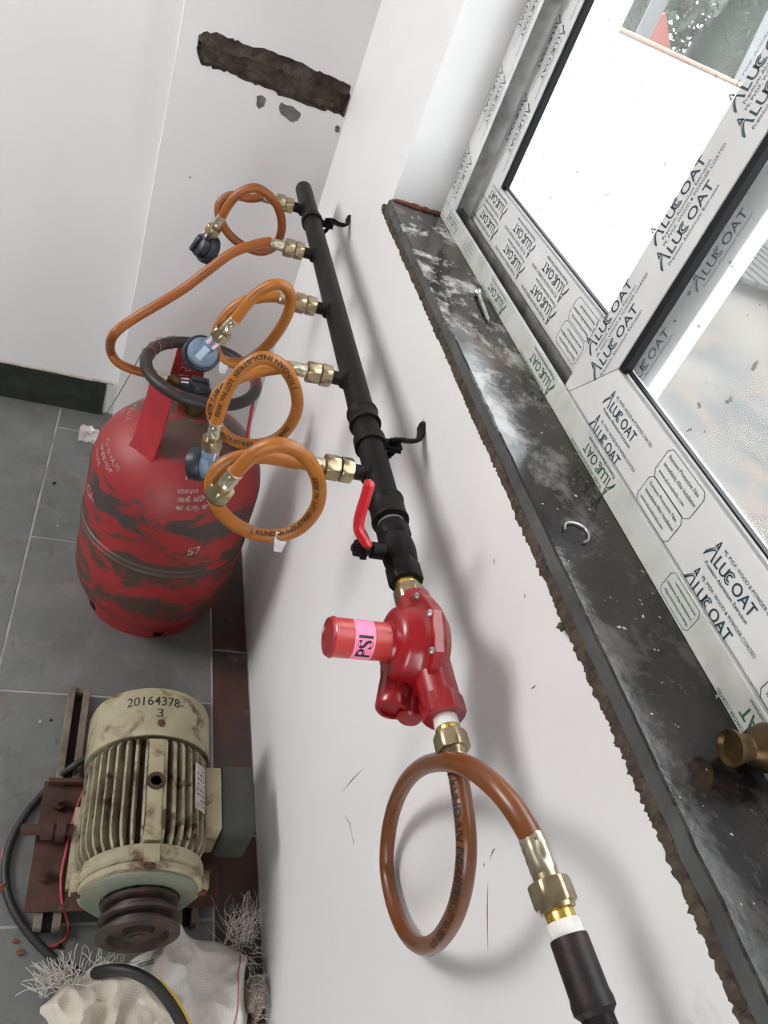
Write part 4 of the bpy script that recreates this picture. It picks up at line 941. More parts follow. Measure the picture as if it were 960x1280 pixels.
for k, a in enumerate((165, 150, 128)):
    t = math.radians(a); c = O + Vector((RR * math.cos(t), RR * math.sin(t), RZ)); rd = Vector((math.cos(t), math.sin(t), 0)); bm = bmesh.new()
    lp = [c + (rd * math.cos(b) + Vector((0, 0, 1)) * math.sin(b)) * (RT + 0.0012) + Vector((-rd.y, rd.x, 0)) * 0.004 * math.sin(b * 2 + k) for b in [2 * PI * j / 20 for j in range(20)]]
    tube(bm, lp + [lp[0]], 0.0007, 5); obj('tie_wire', bm, M['rail'], cy)
pts = relax(spline([O + Vector((RR * math.cos(t) * f, RR * math.sin(t) * f, RZ + RT + h)) for t, f, h in ((2.9, 1.02, 0.001), (2.75, 0.98, 0.005), (2.6, 1.0, 0.008), (2.45, 1.04, 0.003), (2.3, 0.97, 0.002), (2.15, 1.0, 0.004))], 8), 1)
bm = bmesh.new(); tube(bm, pts, 0.0007, 5); obj('tie_wire', bm, M['rail'], cy)

# paper tag hanging on a string beside the cylinder
tb = at(112, 538, 1, 1.235)
tg0 = empty('hanging_tag', tb, 'crumpled white paper tag on a thin string beside the cylinder shoulder', 'tag')
r0 = O + Vector((RR * math.cos(2.95), RR * math.sin(2.95), RZ)) + Vector((-RT, 0, 0))
bm = bmesh.new(); tube(bm, relax(spline([r0, at(150, 490, 1, 1.222), tb + Vector((0.012, 0, 0.012)), tb], 8), 2), 0.0009, 6); obj('string', bm, M['rail'], tg0)
bm = bmesh.new(); g = bmesh.ops.create_grid(bm, x_segments=9, y_segments=9, size=1.0)
for v in bm.verts:
    u, w_ = v.co.x, v.co.y; n_ = noise.noise(Vector((u * 1.6, w_ * 1.6, 2)))
    v.co = tb + Vector((u * 0.017, -0.004 + 0.010 * n_ - 0.006 * u * u, w_ * 0.018 - 0.006 + 0.004 * noise.noise(Vector((u * 2, w_ * 2, 7)))))
pg = bmesh.ops.solidify(bm, geom=bm.faces[:], thickness=0.0008); obj('paper', bm, M['paper'], tg0)
bm = bmesh.new(); put_text(bm, 'JL 21', 0.010, planar(tb + Vector((-0.012, -0.014, 0.0)), (1, 0, 0), (0, 0.1, 1)), 0.8); bm.free()

# ------------------------------------------------------------------ hose adaptors (clip-on cylinder regulators)
def adaptor(label, c, face, inlet, body_mat, knob_mat, inlet_from=None, cup=0.024):
    """c: centre; face: axis out of the knob side; inlet: direction towards the hose nut"""
    face = Vector(face).normalized(); inlet = Vector(inlet); inlet = (inlet - face * inlet.dot(face)).normalized() ; side = face.cross(inlet); c = Vector(c)
    a = empty('cylinder_adaptor', c, label, 'gas adaptor', 'clip-on gas adaptors on the hoses')
    bm = bmesh.new(); lathe(bm, [(cup * 0.80, -0.022), (cup * 0.98, -0.021), (cup, -0.014), (cup, -0.006), (cup * 0.94, -0.003), (cup * 0.80, -0.003), (cup * 0.80, -0.022)][:6], c, face, 36); obj('rubber_cup', bm, M['dark_plastic'], a)
    bm = bmesh.new(); lathe(bm, [(cup * 0.80, -0.004), (cup * 0.80, 0.004), (cup * 0.74, 0.009), (cup * 0.55, 0.012), (0.0, 0.0125)], c, face, 36); obj('body', bm, body_mat, a)
    bm = bmesh.new(); R3 = Matrix((inlet, side, face)).transposed()
    vs = box(bm, (-cup * 0.62, -0.0052, 0.0095), (cup * 0.62, 0.0052, 0.0185), bev=0.0022)
    for v in bm.verts: v.co = c + R3 @ v.co
    obj('knob_ridge', bm, knob_mat, a)
    L = cup + 0.012 if inlet_from is None else (Vector(inlet_from) - c).length
    d = inlet if inlet_from is None else (Vector(inlet_from) - c).normalized()
    bm = bmesh.new(); lathe(bm, [(0.0105, 0), (0.0105, L - 0.001)], c, d, 20)
    vs = box(bm, (cup * 0.55, -0.010, -0.006), (min(L, cup * 1.35), 0.010, 0.009), bev=0.002)
    Rd = Matrix((d, face.cross(d).normalized(), d.cross(face.cross(d)).normalized())).transposed()
    for v in vs:
        if v.is_valid: v.co = c + Rd @ v.co
    obj('inlet', bm, body_mat, a)
    bm = bmesh.new(); vs = box(bm, (cup * 0.75, -0.008, 0.0088), (cup * 1.3, 0.008, 0.0098))
    for v in bm.verts: v.co = c + Rd @ v.co
    lb = obj('sticker', bm, M['paper'], a, smooth=False, label='small white and pink sticker')
    bm = bmesh.new()
    for k in range(2):
        vs = box(bm, (cup * (0.82 + 0.22 * k), -0.006, 0.0096), (cup * (0.90 + 0.22 * k), 0.006, 0.0101))
    for v in bm.verts: v.co = c + Rd @ v.co
    obj('sticker_print', bm, M['pink'], lb, smooth=False)
    return a
adaptor('dark adaptor hanging from the far end hose against the pillar', h1[2] + h1[3] * 0.026 + Vector((0, -0.004, 0)), (-0.75, -0.25, 0.25), -h1[3], M['dark_plastic'], M['dark_plastic'], h1[2], cup=0.027)
adaptor('pale blue adaptor with a ridged knob hanging above the handle ring', h3[2] + h3[3] * 0.032, (0.05, -0.62, 0.55), -h3[3], M['grey_plastic'], M['pale_plastic'], h3[2], cup=0.027)
adaptor('blue-grey adaptor pointing down in front of the cylinder shoulder', h4[2] + h4[3] * 0.028, (0.75, -0.35, 0.35), -h4[3], M['grey_plastic'], M['grey_plastic'], h4[2], cup=0.022)
c2 = O + Vector((0.0, 0.0, 0.555))
adaptor('dark grey adaptor clipped on the cylinder valve inside the ring', Vector((CXc, CYc, 0.553)), (0, 0, 1), f2 - Vector((CXc, CYc, 0.553)), M['dark_plastic'], M['dark_plastic'], f2, cup=0.024)

# ------------------------------------------------------------------ motor on its slide base
MX, MZ = 0.155, 0.126
mb = empty('motor_slide_base', (0.1, 0.62, 0), 'rusty steel slide base under the motor with bolts and channel rails', 'motor base')
def rail(x0):
    bm = bmesh.new(); box(bm, (x0, 0.497, 0.0), (x0 + 0.012, 0.925, 0.026), bev=0.001); box(bm, (x0 + 0.026, 0.497, 0.0), (x0 + 0.038, 0.925, 0.026), bev=0.001); box(bm, (x0 + 0.011, 0.915, 0.0), (x0 + 0.027, 0.925, 0.020)); 
    r_ = obj('slide_rail', bm, M['rail'], mb, smooth=False)
    bm = bmesh.new(); box(bm, (x0 + 0.0115, 0.500, 0.0002), (x0 + 0.0265, 0.9145, 0.005)); obj('rail_channel', bm, M['rail_in'], r_, smooth=False)
rail(0.018); rail(0.222)
bm = bmesh.new(); box(bm, (0.002, 0.518, 0.0262), (0.292, 0.728, 0.0312), bev=0.001); box(bm, (0.008, 0.720, 0.031), (0.085, 0.728, 0.043), bev=0.001)
pl = obj('base_plate', bm, M['rust'], mb, smooth=False)
for (bx_, by_) in ((0.030, 0.685), (0.022, 0.570), (0.255, 0.55)):
    bm = bmesh.new(); hexnut(bm, (bx_, by_, 0.031), (bx_, by_, 0.041), 0.0115); cyl(bm, (bx_, by_, 0.040), (bx_, by_, 0.052), 0.006, 14); obj('bolt', bm, M['rust'], mb)
bm = bmesh.new(); cyl(bm, (-0.022, 0.636, 0.046), (0.055, 0.636, 0.046), 0.0085, 16); hexnut(bm, (0.008, 0.636, 0.046), (0.026, 0.636, 0.046), 0.0155); obj('adjusting_screw', bm, M['rust'], mb)
box_bm = bmesh.new(); box(box_bm, (0.030, 0.622, 0.031), (0.045, 0.650, 0.060), bev=0.001); obj('screw_block', box_bm, M['rust'], mb, smooth=False)

mo = empty('electric_motor', (MX, 0.62, 0.031), 'old cream electric motor with rusty cooling fins and double groove pulley', 'motor')
yA, yB = 0.528, 0.702                                   # finned frame
bm = bmesh.new(); lathe(bm, [(0.070, 0), (0.0785, 0.002), (0.0785, yB - yA)], (MX, yB, MZ), (0, -1, 0), 48); obj('frame', bm, M['motor_body'], mo)
# cooling fins, sharing one mesh
fin_me = None
nf = 40
for i in range(nf):
    a = 2 * PI * i / nf
    up = a                                              # 0 = straight up
    deg = math.degrees(a)
    if deg < 8 or deg > 352: continue                   # the flat boss on top
    if 68 < deg < 112: continue                         # terminal box side
    if 140 < deg < 220: continue                        # feet
    if fin_me is None:
        bm = bmesh.new(); h0, h1_ = 0.0765, 0.0975
        prof2 = [(yA + 0.004, h0), (yA + 0.004, 0.086), (yA + 0.018, h1_ - 0.003), (yA + 0.035, h1_), (yB - 0.012, h1_ - 0.0015), (yB - 0.002, h1_ - 0.008), (yB - 0.001, h0)]
        A_ = [bm.verts.new((-0.0024, y_ - 0.62, z_)) for y_, z_ in prof2]; B_ = [bm.verts.new((0.0024, y_ - 0.62, z_)) for y_, z_ in prof2]
        for v in A_[2:5] : v.co.x = -0.0017
        for v in B_[2:5] : v.co.x = 0.0017
        bm.faces.new(A_); bm.faces.new(B_[::-1])
        for k in range(len(A_)): bm.faces.new((A_[k], B_[k], B_[(k + 1) % len(A_)], A_[(k + 1) % len(A_)]))
        bmesh.ops.recalc_face_normals(bm, faces=bm.faces); fin_me = bpy.data.meshes.new('fin'); bm.to_mesh(fin_me); bm.free(); fin_me.materials.append(M['motor_fin'])
    o = bpy.data.objects.new('fin', fin_me); COL.objects.link(o); o.parent = mo; o.location = (0, 0, MZ - 0.031); o.rotation_euler = (0, a, 0)
# flat boss with the lifting eye socket
bm = bmesh.new(); box(bm, (MX - 0.013, yA + 0.006, MZ + 0.070), (MX + 0.013, yB - 0.004, MZ + 0.0945), bev=0.003); bo = obj('top_boss', bm, M['motor'], mo)
bm = bmesh.new(); lathe(bm, [(0.0145, 0), (0.0135, 0.004), (0.0085, 0.004), (0.008, 0.001), (0, 0.001)], (MX + 0.001, 0.625, MZ + 0.0935), (0, 0, 1), 24); obj('eye_socket', bm, M['rust'], bo)
# fan cover
bm = bmesh.new(); lathe(bm, [(0.070, 0.0), (0.090, 0.001), (0.0965, 0.006), (0.0985, 0.014), (0.0985, 0.094), (0.0965, 0.0945), (0.0955, 0.088), (0.075, 0.088)], (MX, 0.796, MZ), (0, -1, 0), 64)
fc = obj('fan_cover', bm, M['motor'], mo)
def on_cov(x, y): 
    r_ = 0.0989; t = (x - 0.052) / r_; return Vector((MX + r_ * math.sin(t), 0.752 + y, MZ + r_ * math.cos(t)))
bm = bmesh.new(); put_text(bm, '20164378-', 0.0235, on_cov, 0.92, 0, 0.004, 0.006); put_text(bm, '3', 0.022, on_cov, 1.3, 0.047, -0.018, 0.0)
obj('hand_writing', bm, M['print_black'], fc, smooth=False, recalc=False, label='number 20164378 written in black marker')
bm = bmesh.new(); lathe(bm, [(0.006, 0), (0.006, 0.002), (0.003, 0.0045), (0, 0.005)], on_cov(0.056, -0.030), (0.03, 0, 1), 14); obj('cover_screw', bm, M['rust'], fc)
# drive-end ring, shield and lugs
bm = bmesh.new(); lathe(bm, [(0.078, 0), (0.0875, 0.001), (0.0895, 0.006), (0.0895, 0.018), (0.086, 0.021), (0.084, 0.024), (0.0875, 0.026), (0.0875, 0.034), (0.082, 0.036)], (MX, yA + 0.006, MZ), (0, -1, 0), 56); obj('end_ring', bm, M['motor'], mo)
bm = bmesh.new(); lathe(bm, [(0.0815, 0), (0.0815, 0.004), (0.076, 0.008), (0.062, 0.010), (0.056, 0.010), (0.052, 0.003), (0.036, 0.003), (0.034, 0.009), (0.020, 0.0095)], (MX, yA - 0.029, MZ), (0, -1, 0), 56); es = obj('end_shield', bm, M['motor_green'], mo)
for a in (0, 90, 180, 270):
    t = math.radians(a); c = Vector((MX + 0.089 * math.sin(t), yA - 0.012, MZ + 0.089 * math.cos(t))); bm = bmesh.new()
    box(bm, c - Vector((0.011, 0.014, 0.009)), c + Vector((0.011, 0.012, 0.009)), Matrix.Rotation(t, 3, 'Y'), bev=0.002)
    lg = obj('bolt_lug', bm, M['motor'], mo)
    bm = bmesh.new(); hexnut(bm, c + Vector((0, -0.013, 0)), c + Vector((0, -0.019, 0)), 0.0075); obj('lug_bolt', bm, M['rust'], lg)
bm = bmesh.new(); lathe(bm, [(0.005, 0), (0.005, 0.003), (0, 0.004)], (MX - 0.012, yA - 0.0325, MZ + 0.044), (0, -1, 0), 12); obj('grease_plug', bm, M['rust'], es)
bm = bmesh.new(); cyl(bm, (MX, yA - 0.03, MZ), (MX, 0.437, MZ), 0.013, 20, ch=0.001); obj('shaft', bm, M['cast_dark'], mo)
pr_ = 0.0575
bm = bmesh.new(); lathe(bm, [(0.020, 0), (pr_ - 0.006, 0.0), (pr_ - 0.003, 0.001), (pr_ - 0.003, 0.005), (pr_ - 0.015, 0.010), (pr_ - 0.015, 0.015), (pr_ - 0.002, 0.021), (pr_ - 0.002, 0.0255), (pr_ - 0.014, 0.031), (pr_ - 0.014, 0.035), (pr_, 0.041), (pr_, 0.0465), (pr_ - 0.002, 0.0475), (pr_ - 0.015, 0.0475), (pr_ - 0.019, 0.038), (0.022, 0.038), (0.020, 0.047), (0.0135, 0.047)], (MX, 0.4875, MZ), (0, -1, 0), 56); obj('pulley', bm, M['cast_dark'], mo, label='brown cast iron pulley with two belt grooves')
# feet
for sx in (-1, 1):
    bm = bmesh.new(); prism(bm, [(0.048 * sx, 0.0), (0.100 * sx, 0.0), (0.100 * sx, 0.012), (0.083 * sx, 0.016), (0.072 * sx, 0.055), (0.048 * sx, 0.03)], (MX, 0.545, 0.0315), (1, 0, 0), (0, 0, 1), (0, 0.13, 0)); obj('foot', bm, M['motor'], mo, smooth=False)
# terminal box on the wall side
bm = bmesh.new(); box(bm, (MX + 0.072, 0.578, MZ - 0.040), (MX + 0.112, 0.682, MZ + 0.042), bev=0.003); tbx = obj('terminal_box', bm, M['motor'], mo)
bm = bmesh.new(); box(bm, (MX + 0.1122, 0.572, MZ - 0.048), (MX + 0.165, 0.688, MZ + 0.040), bev=0.006); obj('box_cover', bm, M['box_green'], tbx)
# nameplate
t0 = math.radians(47); r_ = 0.0992
bm = bmesh.new(); gv = []
for i in range(9):
    t = t0 + math.radians(-7.5 + 15 * i / 8); gv.append([(MX + r_ * math.sin(t), MZ + r_ * math.cos(t)), (MX + (r_ + 0.001) * math.sin(t), MZ + (r_ + 0.001) * math.cos(t))])
A_ = [[bm.verts.new((p[0], yy, p[1])) for p in g_ for yy in (0.592, 0.668)] for g_ in gv]
for a, b in zip(A_, A_[1:]):
    bm.faces.new((a[2], a[3], b[3], b[2])); bm.faces.new((a[0], b[0], b[1], a[1])); bm.faces.new((a[0], a[2], b[2], b[0])); bm.faces.new((a[1], b[1], b[3], a[3]))
bm.faces.new((A_[0][0], A_[0][1], A_[0][3], A_[0][2])); bm.faces.new((A_[-1][0], A_[-1][2], A_[-1][3], A_[-1][1]))
npl = obj('nameplate', bm, M['plate'], mo, smooth=False, label='pale scratched nameplate')
bm = bmesh.new()
for k in range(8):
    for j in range(3):
        if random.random() < 0.25: continue
        t = t0 + math.radians(-5.5 + 4.2 * j); y_ = 0.598 + 0.0085 * k; rr = r_ + 0.0013
        dt = math.radians(2.6 * random.uniform(0.5, 1))
        bm.faces.new([bm.verts.new((MX + rr * math.sin(tt), yy, MZ + rr * math.cos(tt))) for tt, yy in ((t, y_), (t + dt, y_), (t + dt, y_ + 0.0028), (t, y_ + 0.0028))])
obj('plate_print', bm, M['print_black'], npl, smooth=False, recalc=False)

# ------------------------------------------------------------------ cables and wires
def floor_path(pxs, r): return relax(spline([at(px, py, 2, h + r) for px, py, h in pxs], 8), 3)
bm = bmesh.new(); tube(bm, floor_path([(128, 938, 0.036), (95, 955, 0.032), (62, 984, 0.0), (35, 1014, 0.0), (15, 1048, 0.0), (6, 1085, 0.0), (10, 1120, 0.0), (24, 1150, 0.0), (46, 1178, 0.0), (72, 1202, 0.0), (100, 1216, 0.0)], 0.0065), 0.0062, 12)
tag(obj('power_cable', bm, M['cable']), 'black cable curving across the floor left of the motor', 'cable')
bm = bmesh.new(); tube(bm, floor_path([(106, 985, 0.034), (96, 1010, 0.034), (88, 1040, 0.033), (80, 1075, 0.033), (76, 1100, 0.033), (78, 1130, 0.028), (85, 1155, 0.004), (82, 1172, 0.0), (70, 1182, 0.0), (58, 1184, 0.0)], 0.0024), 0.0022, 8)
tag(obj('red_wire', bm, M['wire_red']), 'thin red wire hanging over the rusty base plate', 'wire')
bm = bmesh.new(); tube(bm, floor_path([(4, 1062, 0.0), (3, 1090, 0.0), (8, 1125, 0.0), (20, 1152, 0.0), (38, 1172, 0.0), (56, 1183, 0.0)], 0.0024), 0.0022, 8)
tag(obj('red_wire', bm, M['wire_red']), 'thin red wire lying along the black cable at the picture edge', 'wire')

# ------------------------------------------------------------------ sacks
def sack(label, corners, hmax, mat, seed, cuts=44):
    """a crumpled woven sack: a draped sheet over corner points given on the floor, with a hem that turns down"""
    t = empty('woven_sack', (sum(c[0] for c in corners) / 4, sum(c[1] for c in corners) / 4, 0), label, 'sack')
    A, B, C_, D = [Vector((c[0], c[1], 0)) for c in corners]; bm = bmesh.new(); g = []
    for i in range(cuts + 1):
        row = []
        for j in range(cuts + 1):
            u, v = i / cuts, j / cuts
            p = A.lerp(B, u).lerp(D.lerp(C_, u), v)
            ed = min(u, 1 - u, v, 1 - v); f = min(1, ed / 0.16); f = math.sin(f * PI / 2)
            w1 = noise.noise(Vector((p.x * 14, p.y * 14, seed))); w2 = noise.noise(Vector((p.x * 34 + 3, p.y * 34, seed * 2)))
            fold = abs(noise.noise(Vector((p.x * 11 + p.y * 7, p.y * 3 - p.x * 5, seed + 5))))
            rg = 1 - abs(noise.noise(Vector((p.x * 16 - p.y * 9, p.y * 12 + p.x * 7, seed + 11.3)))); rg2 = 1 - abs(noise.noise(Vector((p.x * 31 + 1.7, p.y * 27, seed + 17.9))))
            h = 0.003 + hmax * f * (0.55 + 0.5 * w1 + 0.15 * w2) + 0.018 * f * fold + 0.022 * f * rg ** 4 + 0.008 * f * rg2 ** 3
            out = (1 - f) * 0.010
            p = p + Vector((noise.noise(Vector((p.x * 20, p.y * 20, 3 + seed))), noise.noise(Vector((p.x * 20, p.y * 20, 8 + seed))), 0)) * (0.007 + out)
            row.append(bm.verts.new((p.x, p.y, max(h, 0.002))))
        g.append(row)
    for a, b in zip(g, g[1:]):
        for j in range(cuts): bm.faces.new((a[j], b[j], b[j + 1], a[j + 1]))
    bmesh.ops.recalc_face_normals(bm, faces=bm.faces)
    rim = [e for e in bm.edges if e.is_boundary]
    r = bmesh.ops.extrude_edge_only(bm, edges=rim); 
    for v in r['geom']:
        if isinstance(v, bmesh.types.BMVert): v.co.z = 0.0005
    t_pts = [[v.co.copy() for v in row] for row in g]
    o = obj('cloth', bm, mat, t); o.modifiers.new('subsurf', 'SUBSURF').levels = 1; o.modifiers['subsurf'].render_levels = 1
    return t, t_pts
sA = [at(px, py, 2, 0.0) for px, py in ((150, 1232), (229, 1170), (318, 1196), (306, 1330))]
s1, g1 = sack('white woven sack bundled under the pulley', [(0.115, 0.405), (0.225, 0.498), (0.338, 0.450), (0.325, 0.22)], 0.042, M['sack'], 3.3)
s2, g2 = sack('dirty cream woven sack in the bottom left corner with frayed top', [(0.036, 0.405), (0.130, 0.462), (0.250, 0.375), (0.16, 0.17)], 0.058, M['sack_cream'], 9.1)
def fray(parent, c, n, spread, L, dirs, rad=0.0006, name='frayed_threads'):
    bm = bmesh.new()
    for i in range(n):
        p = Vector(c) + Vector((random.uniform(-1, 1) * spread[0], random.uniform(-1, 1) * spread[1], random.uniform(0, 1) * spread[2]))
        d = Vector(dirs) + Vector((random.uniform(-1, 1), random.uniform(-1, 1), random.uniform(-0.4, 0.9))) * 0.9; d.normalize()
        pts = [p]
        for k in range(4):
            d = (d + Vector((random.uniform(-1, 1), random.uniform(-1, 1), random.uniform(-1.0, 0.5))) * 0.42).normalized(); q_ = pts[-1] + d * L / 4
            q_.z = max(q_.z, 0.002); pts.append(q_)
        tube(bm, pts, rad, 4)
    o = obj(name, bm, M['thread'], parent, smooth=False); o['kind'] = 'stuff'
fray(s2, (0.066, 0.418, 0.020), 90, (0.024, 0.014, 0.022), 0.036, (-0.6, 0.6, 0.4), 0.00055)
fray(s2, (0.115, 0.432, 0.03), 26, (0.03, 0.008, 0.012), 0.032, (0.0, 0.7, 0.7), 0.0005)
fray(s1, (0.318, 0.468, 0.03), 110, (0.024, 0.020, 0.02), 0.050, (0.2, 0.5, 0.6), 0.00022)
fray(s1, (0.340, 0.40, 0.02), 60, (0.004, 0.05, 0.02), 0.025, (0.6, -0.3, 0.3), 0.0003)
# red hem line and faint print on the white sack
def sack_line(pts, r, mat, name, parent):
    bm = bmesh.new(); tube(bm, relax(spline(pts, 8), 1), r, 6); obj(name, bm, mat, parent)
def on_sack(g_, u, v, lift=0.0012):
    n_ = len(g_) - 1; i = min(int(u * n_), n_ - 1); j = min(int(v * n_), n_ - 1); a_, b_ = u * n_ - i, v * n_ - j
    return g_[i][j].lerp(g_[i + 1][j], a_).lerp(g_[i][j + 1].lerp(g_[i + 1][j + 1], a_), b_) + Vector((0, 0, lift))
bm = bmesh.new(); tube(bm, [on_sack(g1, 0.12 + 0.84 * i / 40, 0.86) for i in range(41)], 0.0011, 6)
obj('red_stripe', bm, pm('faded_red_thread', (0.42, 0.16, 0.14), 0.8), s1, label='thin faded red stripe near the hem')
bm = bmesh.new()
for (u0, v0, u1, v1) in ((0.22, 0.10, 0.30, 0.22), (0.26, 0.08, 0.33, 0.20), (0.30, 0.06, 0.36, 0.19), (0.22, 0.10, 0.30, 0.06), (0.30, 0.22, 0.37, 0.19), (0.42, 0.08, 0.50, 0.14), (0.44, 0.06, 0.52, 0.12)):
    tube(bm, [on_sack(g1, u0 + (u1 - u0) * i / 6, v0 + (v1 - v0) * i / 6, 0.0010) for i in range(7)], 0.0011, 5)
obj('sack_print', bm, pm('faded_grey_print', (0.16, 0.15, 0.15), 0.85), s1, label='faded grey print on the white sack')
# cable lying over the sacks
top_px = [(118, 1216), (140, 1212), (165, 1215), (190, 1228), (208, 1248), (222, 1270), (236, 1300)]
bm = bmesh.new(); cp = [at(px, py, 2, h) for (px, py), h in zip(top_px, (0.035, 0.066, 0.082, 0.088, 0.088, 0.086, 0.082))]
tube(bm, relax(spline(cp, 8), 2), 0.0078, 12)
kb = empty('power_cable', cp[3], 'black cable with a yellow wire lying over the two sacks', 'cable')
obj('sheath', bm, M['cable'], kb)
bm = bmesh.new(); tube(bm, relax(spline([p + Vector((0.0092, 0.002, 0.003)) for p in cp[3:]], 8), 1), 0.002, 8); obj('yellow_core', bm, M['yellow'], kb, label='thin yellow wire along the cable')
# plaster lumps and chips on the floor
bm = bmesh.new(); blob(bm, at(319, 1247, 2, 0.022), 0.021, (0.8, 1.1, 1.0), 0.8, 4, 2); tag(obj('plaster_lump', bm, M['stone'], smooth=False), 'pale brown plaster lump between the white sack and the wall', 'rubble')
for i, (px, py, r, lab, mt_) in enumerate(((20, 1176, 0.005, 'small orange-brown chip on the floor left of the sack', 'brick'), (26, 1189, 0.006, 'brick crumb on the floor just below the orange-brown chip', 'brick'), (75, 1182, 0.005, 'dark crumb on the floor where the red wire ends', 'pipe'), (64, 900, 0.003, 'dark crumb on the tile left of the slide rail', 'pipe'), (50, 902, 0.0025, 'white crumb on the tile left of the slide rail', 'paper'), (53, 1001, 0.0045, 'small steel nut on the floor beside the rusty base', 'steel'), (4, 1108, 0.012, 'reddish brick piece at the left picture edge', 'brick'), (68, 604, 0.005, 'brown crumb on the tile near the far wall', 'pipe'), (72, 657, 0.003, 'white crumb on the tile left of the cylinder', 'paper'))):
    bm = bmesh.new(); blob(bm, at(px, py, 2, r * 0.55), r, (1, 0.8, 0.6), 0.6, i + 10, 1); tag(obj('floor_debris', bm, M[mt_], smooth=False), lab, 'debris', 'crumbs on the floor')

# ------------------------------------------------------------------ things on the sill
a = at(597, 366, 2, ZS + 0.004); b = at(612, 402, 2, ZS + 0.004); d = (b - a).normalized()
sc = empty('loose_screw', a, 'bright steel screw lying on the sill by the track', 'screw')
bm = bmesh.new(); lathe(bm, [(0.0, 0), (0.0048, 0.0002), (0.0052, 0.0015), (0.0028, 0.0045), (0.0022, 0.008)], a + Vector((0, 0, 0.0012)), d, 16); obj('head', bm, M['steel'], sc)
bm = bmesh.new(); lathe(bm, [(0.0024, 0.006), (0.0024, (b - a).length * 0.85), (0.0, (b - a).length)], a + Vector((0, 0, 0.0012)), d - Vector((0, 0, 0.03)), 12); obj('shank', bm, M['steel'], sc)
pts = [at(px, py, 2, ZS + 0.0018) for px, py in ((706, 662), (707, 655), (713, 653), (722, 655), (731, 660), (736, 668), (735, 675), (730, 678))]
bm = bmesh.new(); tube(bm, relax(spline(pts, 8), 1), 0.0011, 8); tag(obj('bent_wire', bm, M['steel']), 'small bent loop of bright wire on the dark sill', 'wire')
c = at(955, 935, 2, ZS + 0.020)
bt = empty('brass_tap', Vector((c.x, c.y, ZS)), 'tarnished brass tap fitting lying on the sill at the right edge', 'tap')
ml = at(912, 935, 2, ZS + 0.017); dm = (c - ml).normalized()
bm = bmesh.new(); lathe(bm, [(0.0095, 0.003), (0.0115, 0.0), (0.0125, 0.0), (0.0120, 0.003), (0.0098, 0.008), (0.0090, 0.014), (0.0105, 0.02)], ml, dm, 28); obj('flared_mouth', bm, M['brass_old'], bt)
bm = bmesh.new(); lathe(bm, [(0.0, 0.0), (0.0098, 0.0001)], ml + dm * 0.0045, dm, 24); obj('painted_mouth_bore', bm, M['rail_in'], bt)  # dark disc closes the mouth, as the shade within would
bm = bmesh.new(); lathe(bm, [(0.009, 0), (0.0135, 0.006), (0.0165, 0.014), (0.0165, 0.022), (0.013, 0.032), (0.010, 0.045), (0.010, 0.07)], ml + dm * 0.014, dm, 30); obj('tap_body', bm, M['brass_old'], bt)
wt = at(932, 868, 2, ZS + 0.045)
bm = bmesh.new(); wp_ = relax(spline([ml + dm * 0.030 + Vector((0, 0, 0.012)), ml + dm * 0.030 + Vector((0.001, 0.003, 0.020)), ml + dm * 0.029 + Vector((0.002, 0.007, 0.029)), ml + dm * 0.028 + Vector((0.003, 0.010, 0.036))], 8), 1)
tube(bm, wp_, lambda t_: 0.0075 - 0.0022 * t_, 12, flat=0.42, hint=(1, 0, 0)); obj('tap_wing', bm, M['brass_old'], bt)

# ------------------------------------------------------------------ outdoors
GZ = -0.30
bm = bmesh.new(); g = bmesh.ops.create_grid(bm, x_segments=70, y_segments=90, size=1.0)
for v in bm.verts:
    x = 0.62 + (v.co.x + 1) * 0.5 * 40; y = -12 + (v.co.y + 1) * 0.5 * 60
    v.co = Vector((x, y, GZ + 0.10 * noise.noise(Vector((x * 0.5, y * 0.5, 0)))))
tag(obj('ground', bm, M['ground']), 'pale muddy ground of the yard outside the window', 'ground', kind='structure')
bm = bmesh.new(); box(bm, (0.63, 1.50, GZ - 0.2), (1.125, 1.62, 1.277), bev=0.003)
yw = obj('yard_wall', bm, M['out_white'], smooth=False); tag(yw, 'low bright white rendered wall just outside the far pane', 'wall')
bm = bmesh.new(); box(bm, (0.632, 1.497, 1.2775), (1.128, 1.623, 1.284), bev=0.003); obj('wall_cap', bm, M['out_cap'], yw, smooth=False, label='salmon coloured edge along the wall top')
def tree(loc, h, rad, seed, label, n=9000, leaf=0.075):
    random.seed(seed); t = empty('tree', loc, label, 'tree', 'trees beyond the yard wall'); L_ = Vector(loc)
    bm = bmesh.new(); tube(bm, relax(spline([L_ + Vector((0, 0, -0.1)), L_ + Vector((0.1, 0.05, h * 0.35)), L_ + Vector((0, 0.1, h * 0.75))], 6), 1), lambda q_: 0.10 * (1 - 0.6 * q_), 10); obj('trunk', bm, M['bark'], t)
    bm = bmesh.new()
    for i in range(n):
        d = Vector((random.gauss(0, 1), random.gauss(0, 1), random.gauss(0, 1))).normalized() * rad * random.uniform(0.45, 1.0) ** 0.5
        c_ = L_ + Vector((0, 0, h * 0.62)) + Vector((d.x, d.y, d.z * h * 0.55 / rad)); R3 = Matrix.Rotation(random.uniform(0, 6.28), 3, Vector((random.gauss(0, 1), random.gauss(0, 1), random.gauss(0, 1))).normalized())
        s_ = leaf * random.uniform(0.6, 1.3)
        vs = [bm.verts.new(c_ + R3 @ Vector(q_) * s_) for q_ in ((-1, 0, 0), (-0.2, -0.45, 0.1), (1, 0, 0), (-0.2, 0.45, 0.1))]; bm.faces.new(vs)
    f = obj('foliage', bm, M['leaf'], t, smooth=False, recalc=False); f['kind'] = 'stuff'
    bm = bmesh.new(); blob(bm, L_ + Vector((0, 0, h * 0.60)), rad * 0.80, (1, 1, h * 0.52 / rad), 0.55, seed, 4)
    obj('inner_foliage', bm, M['leaf'], t)
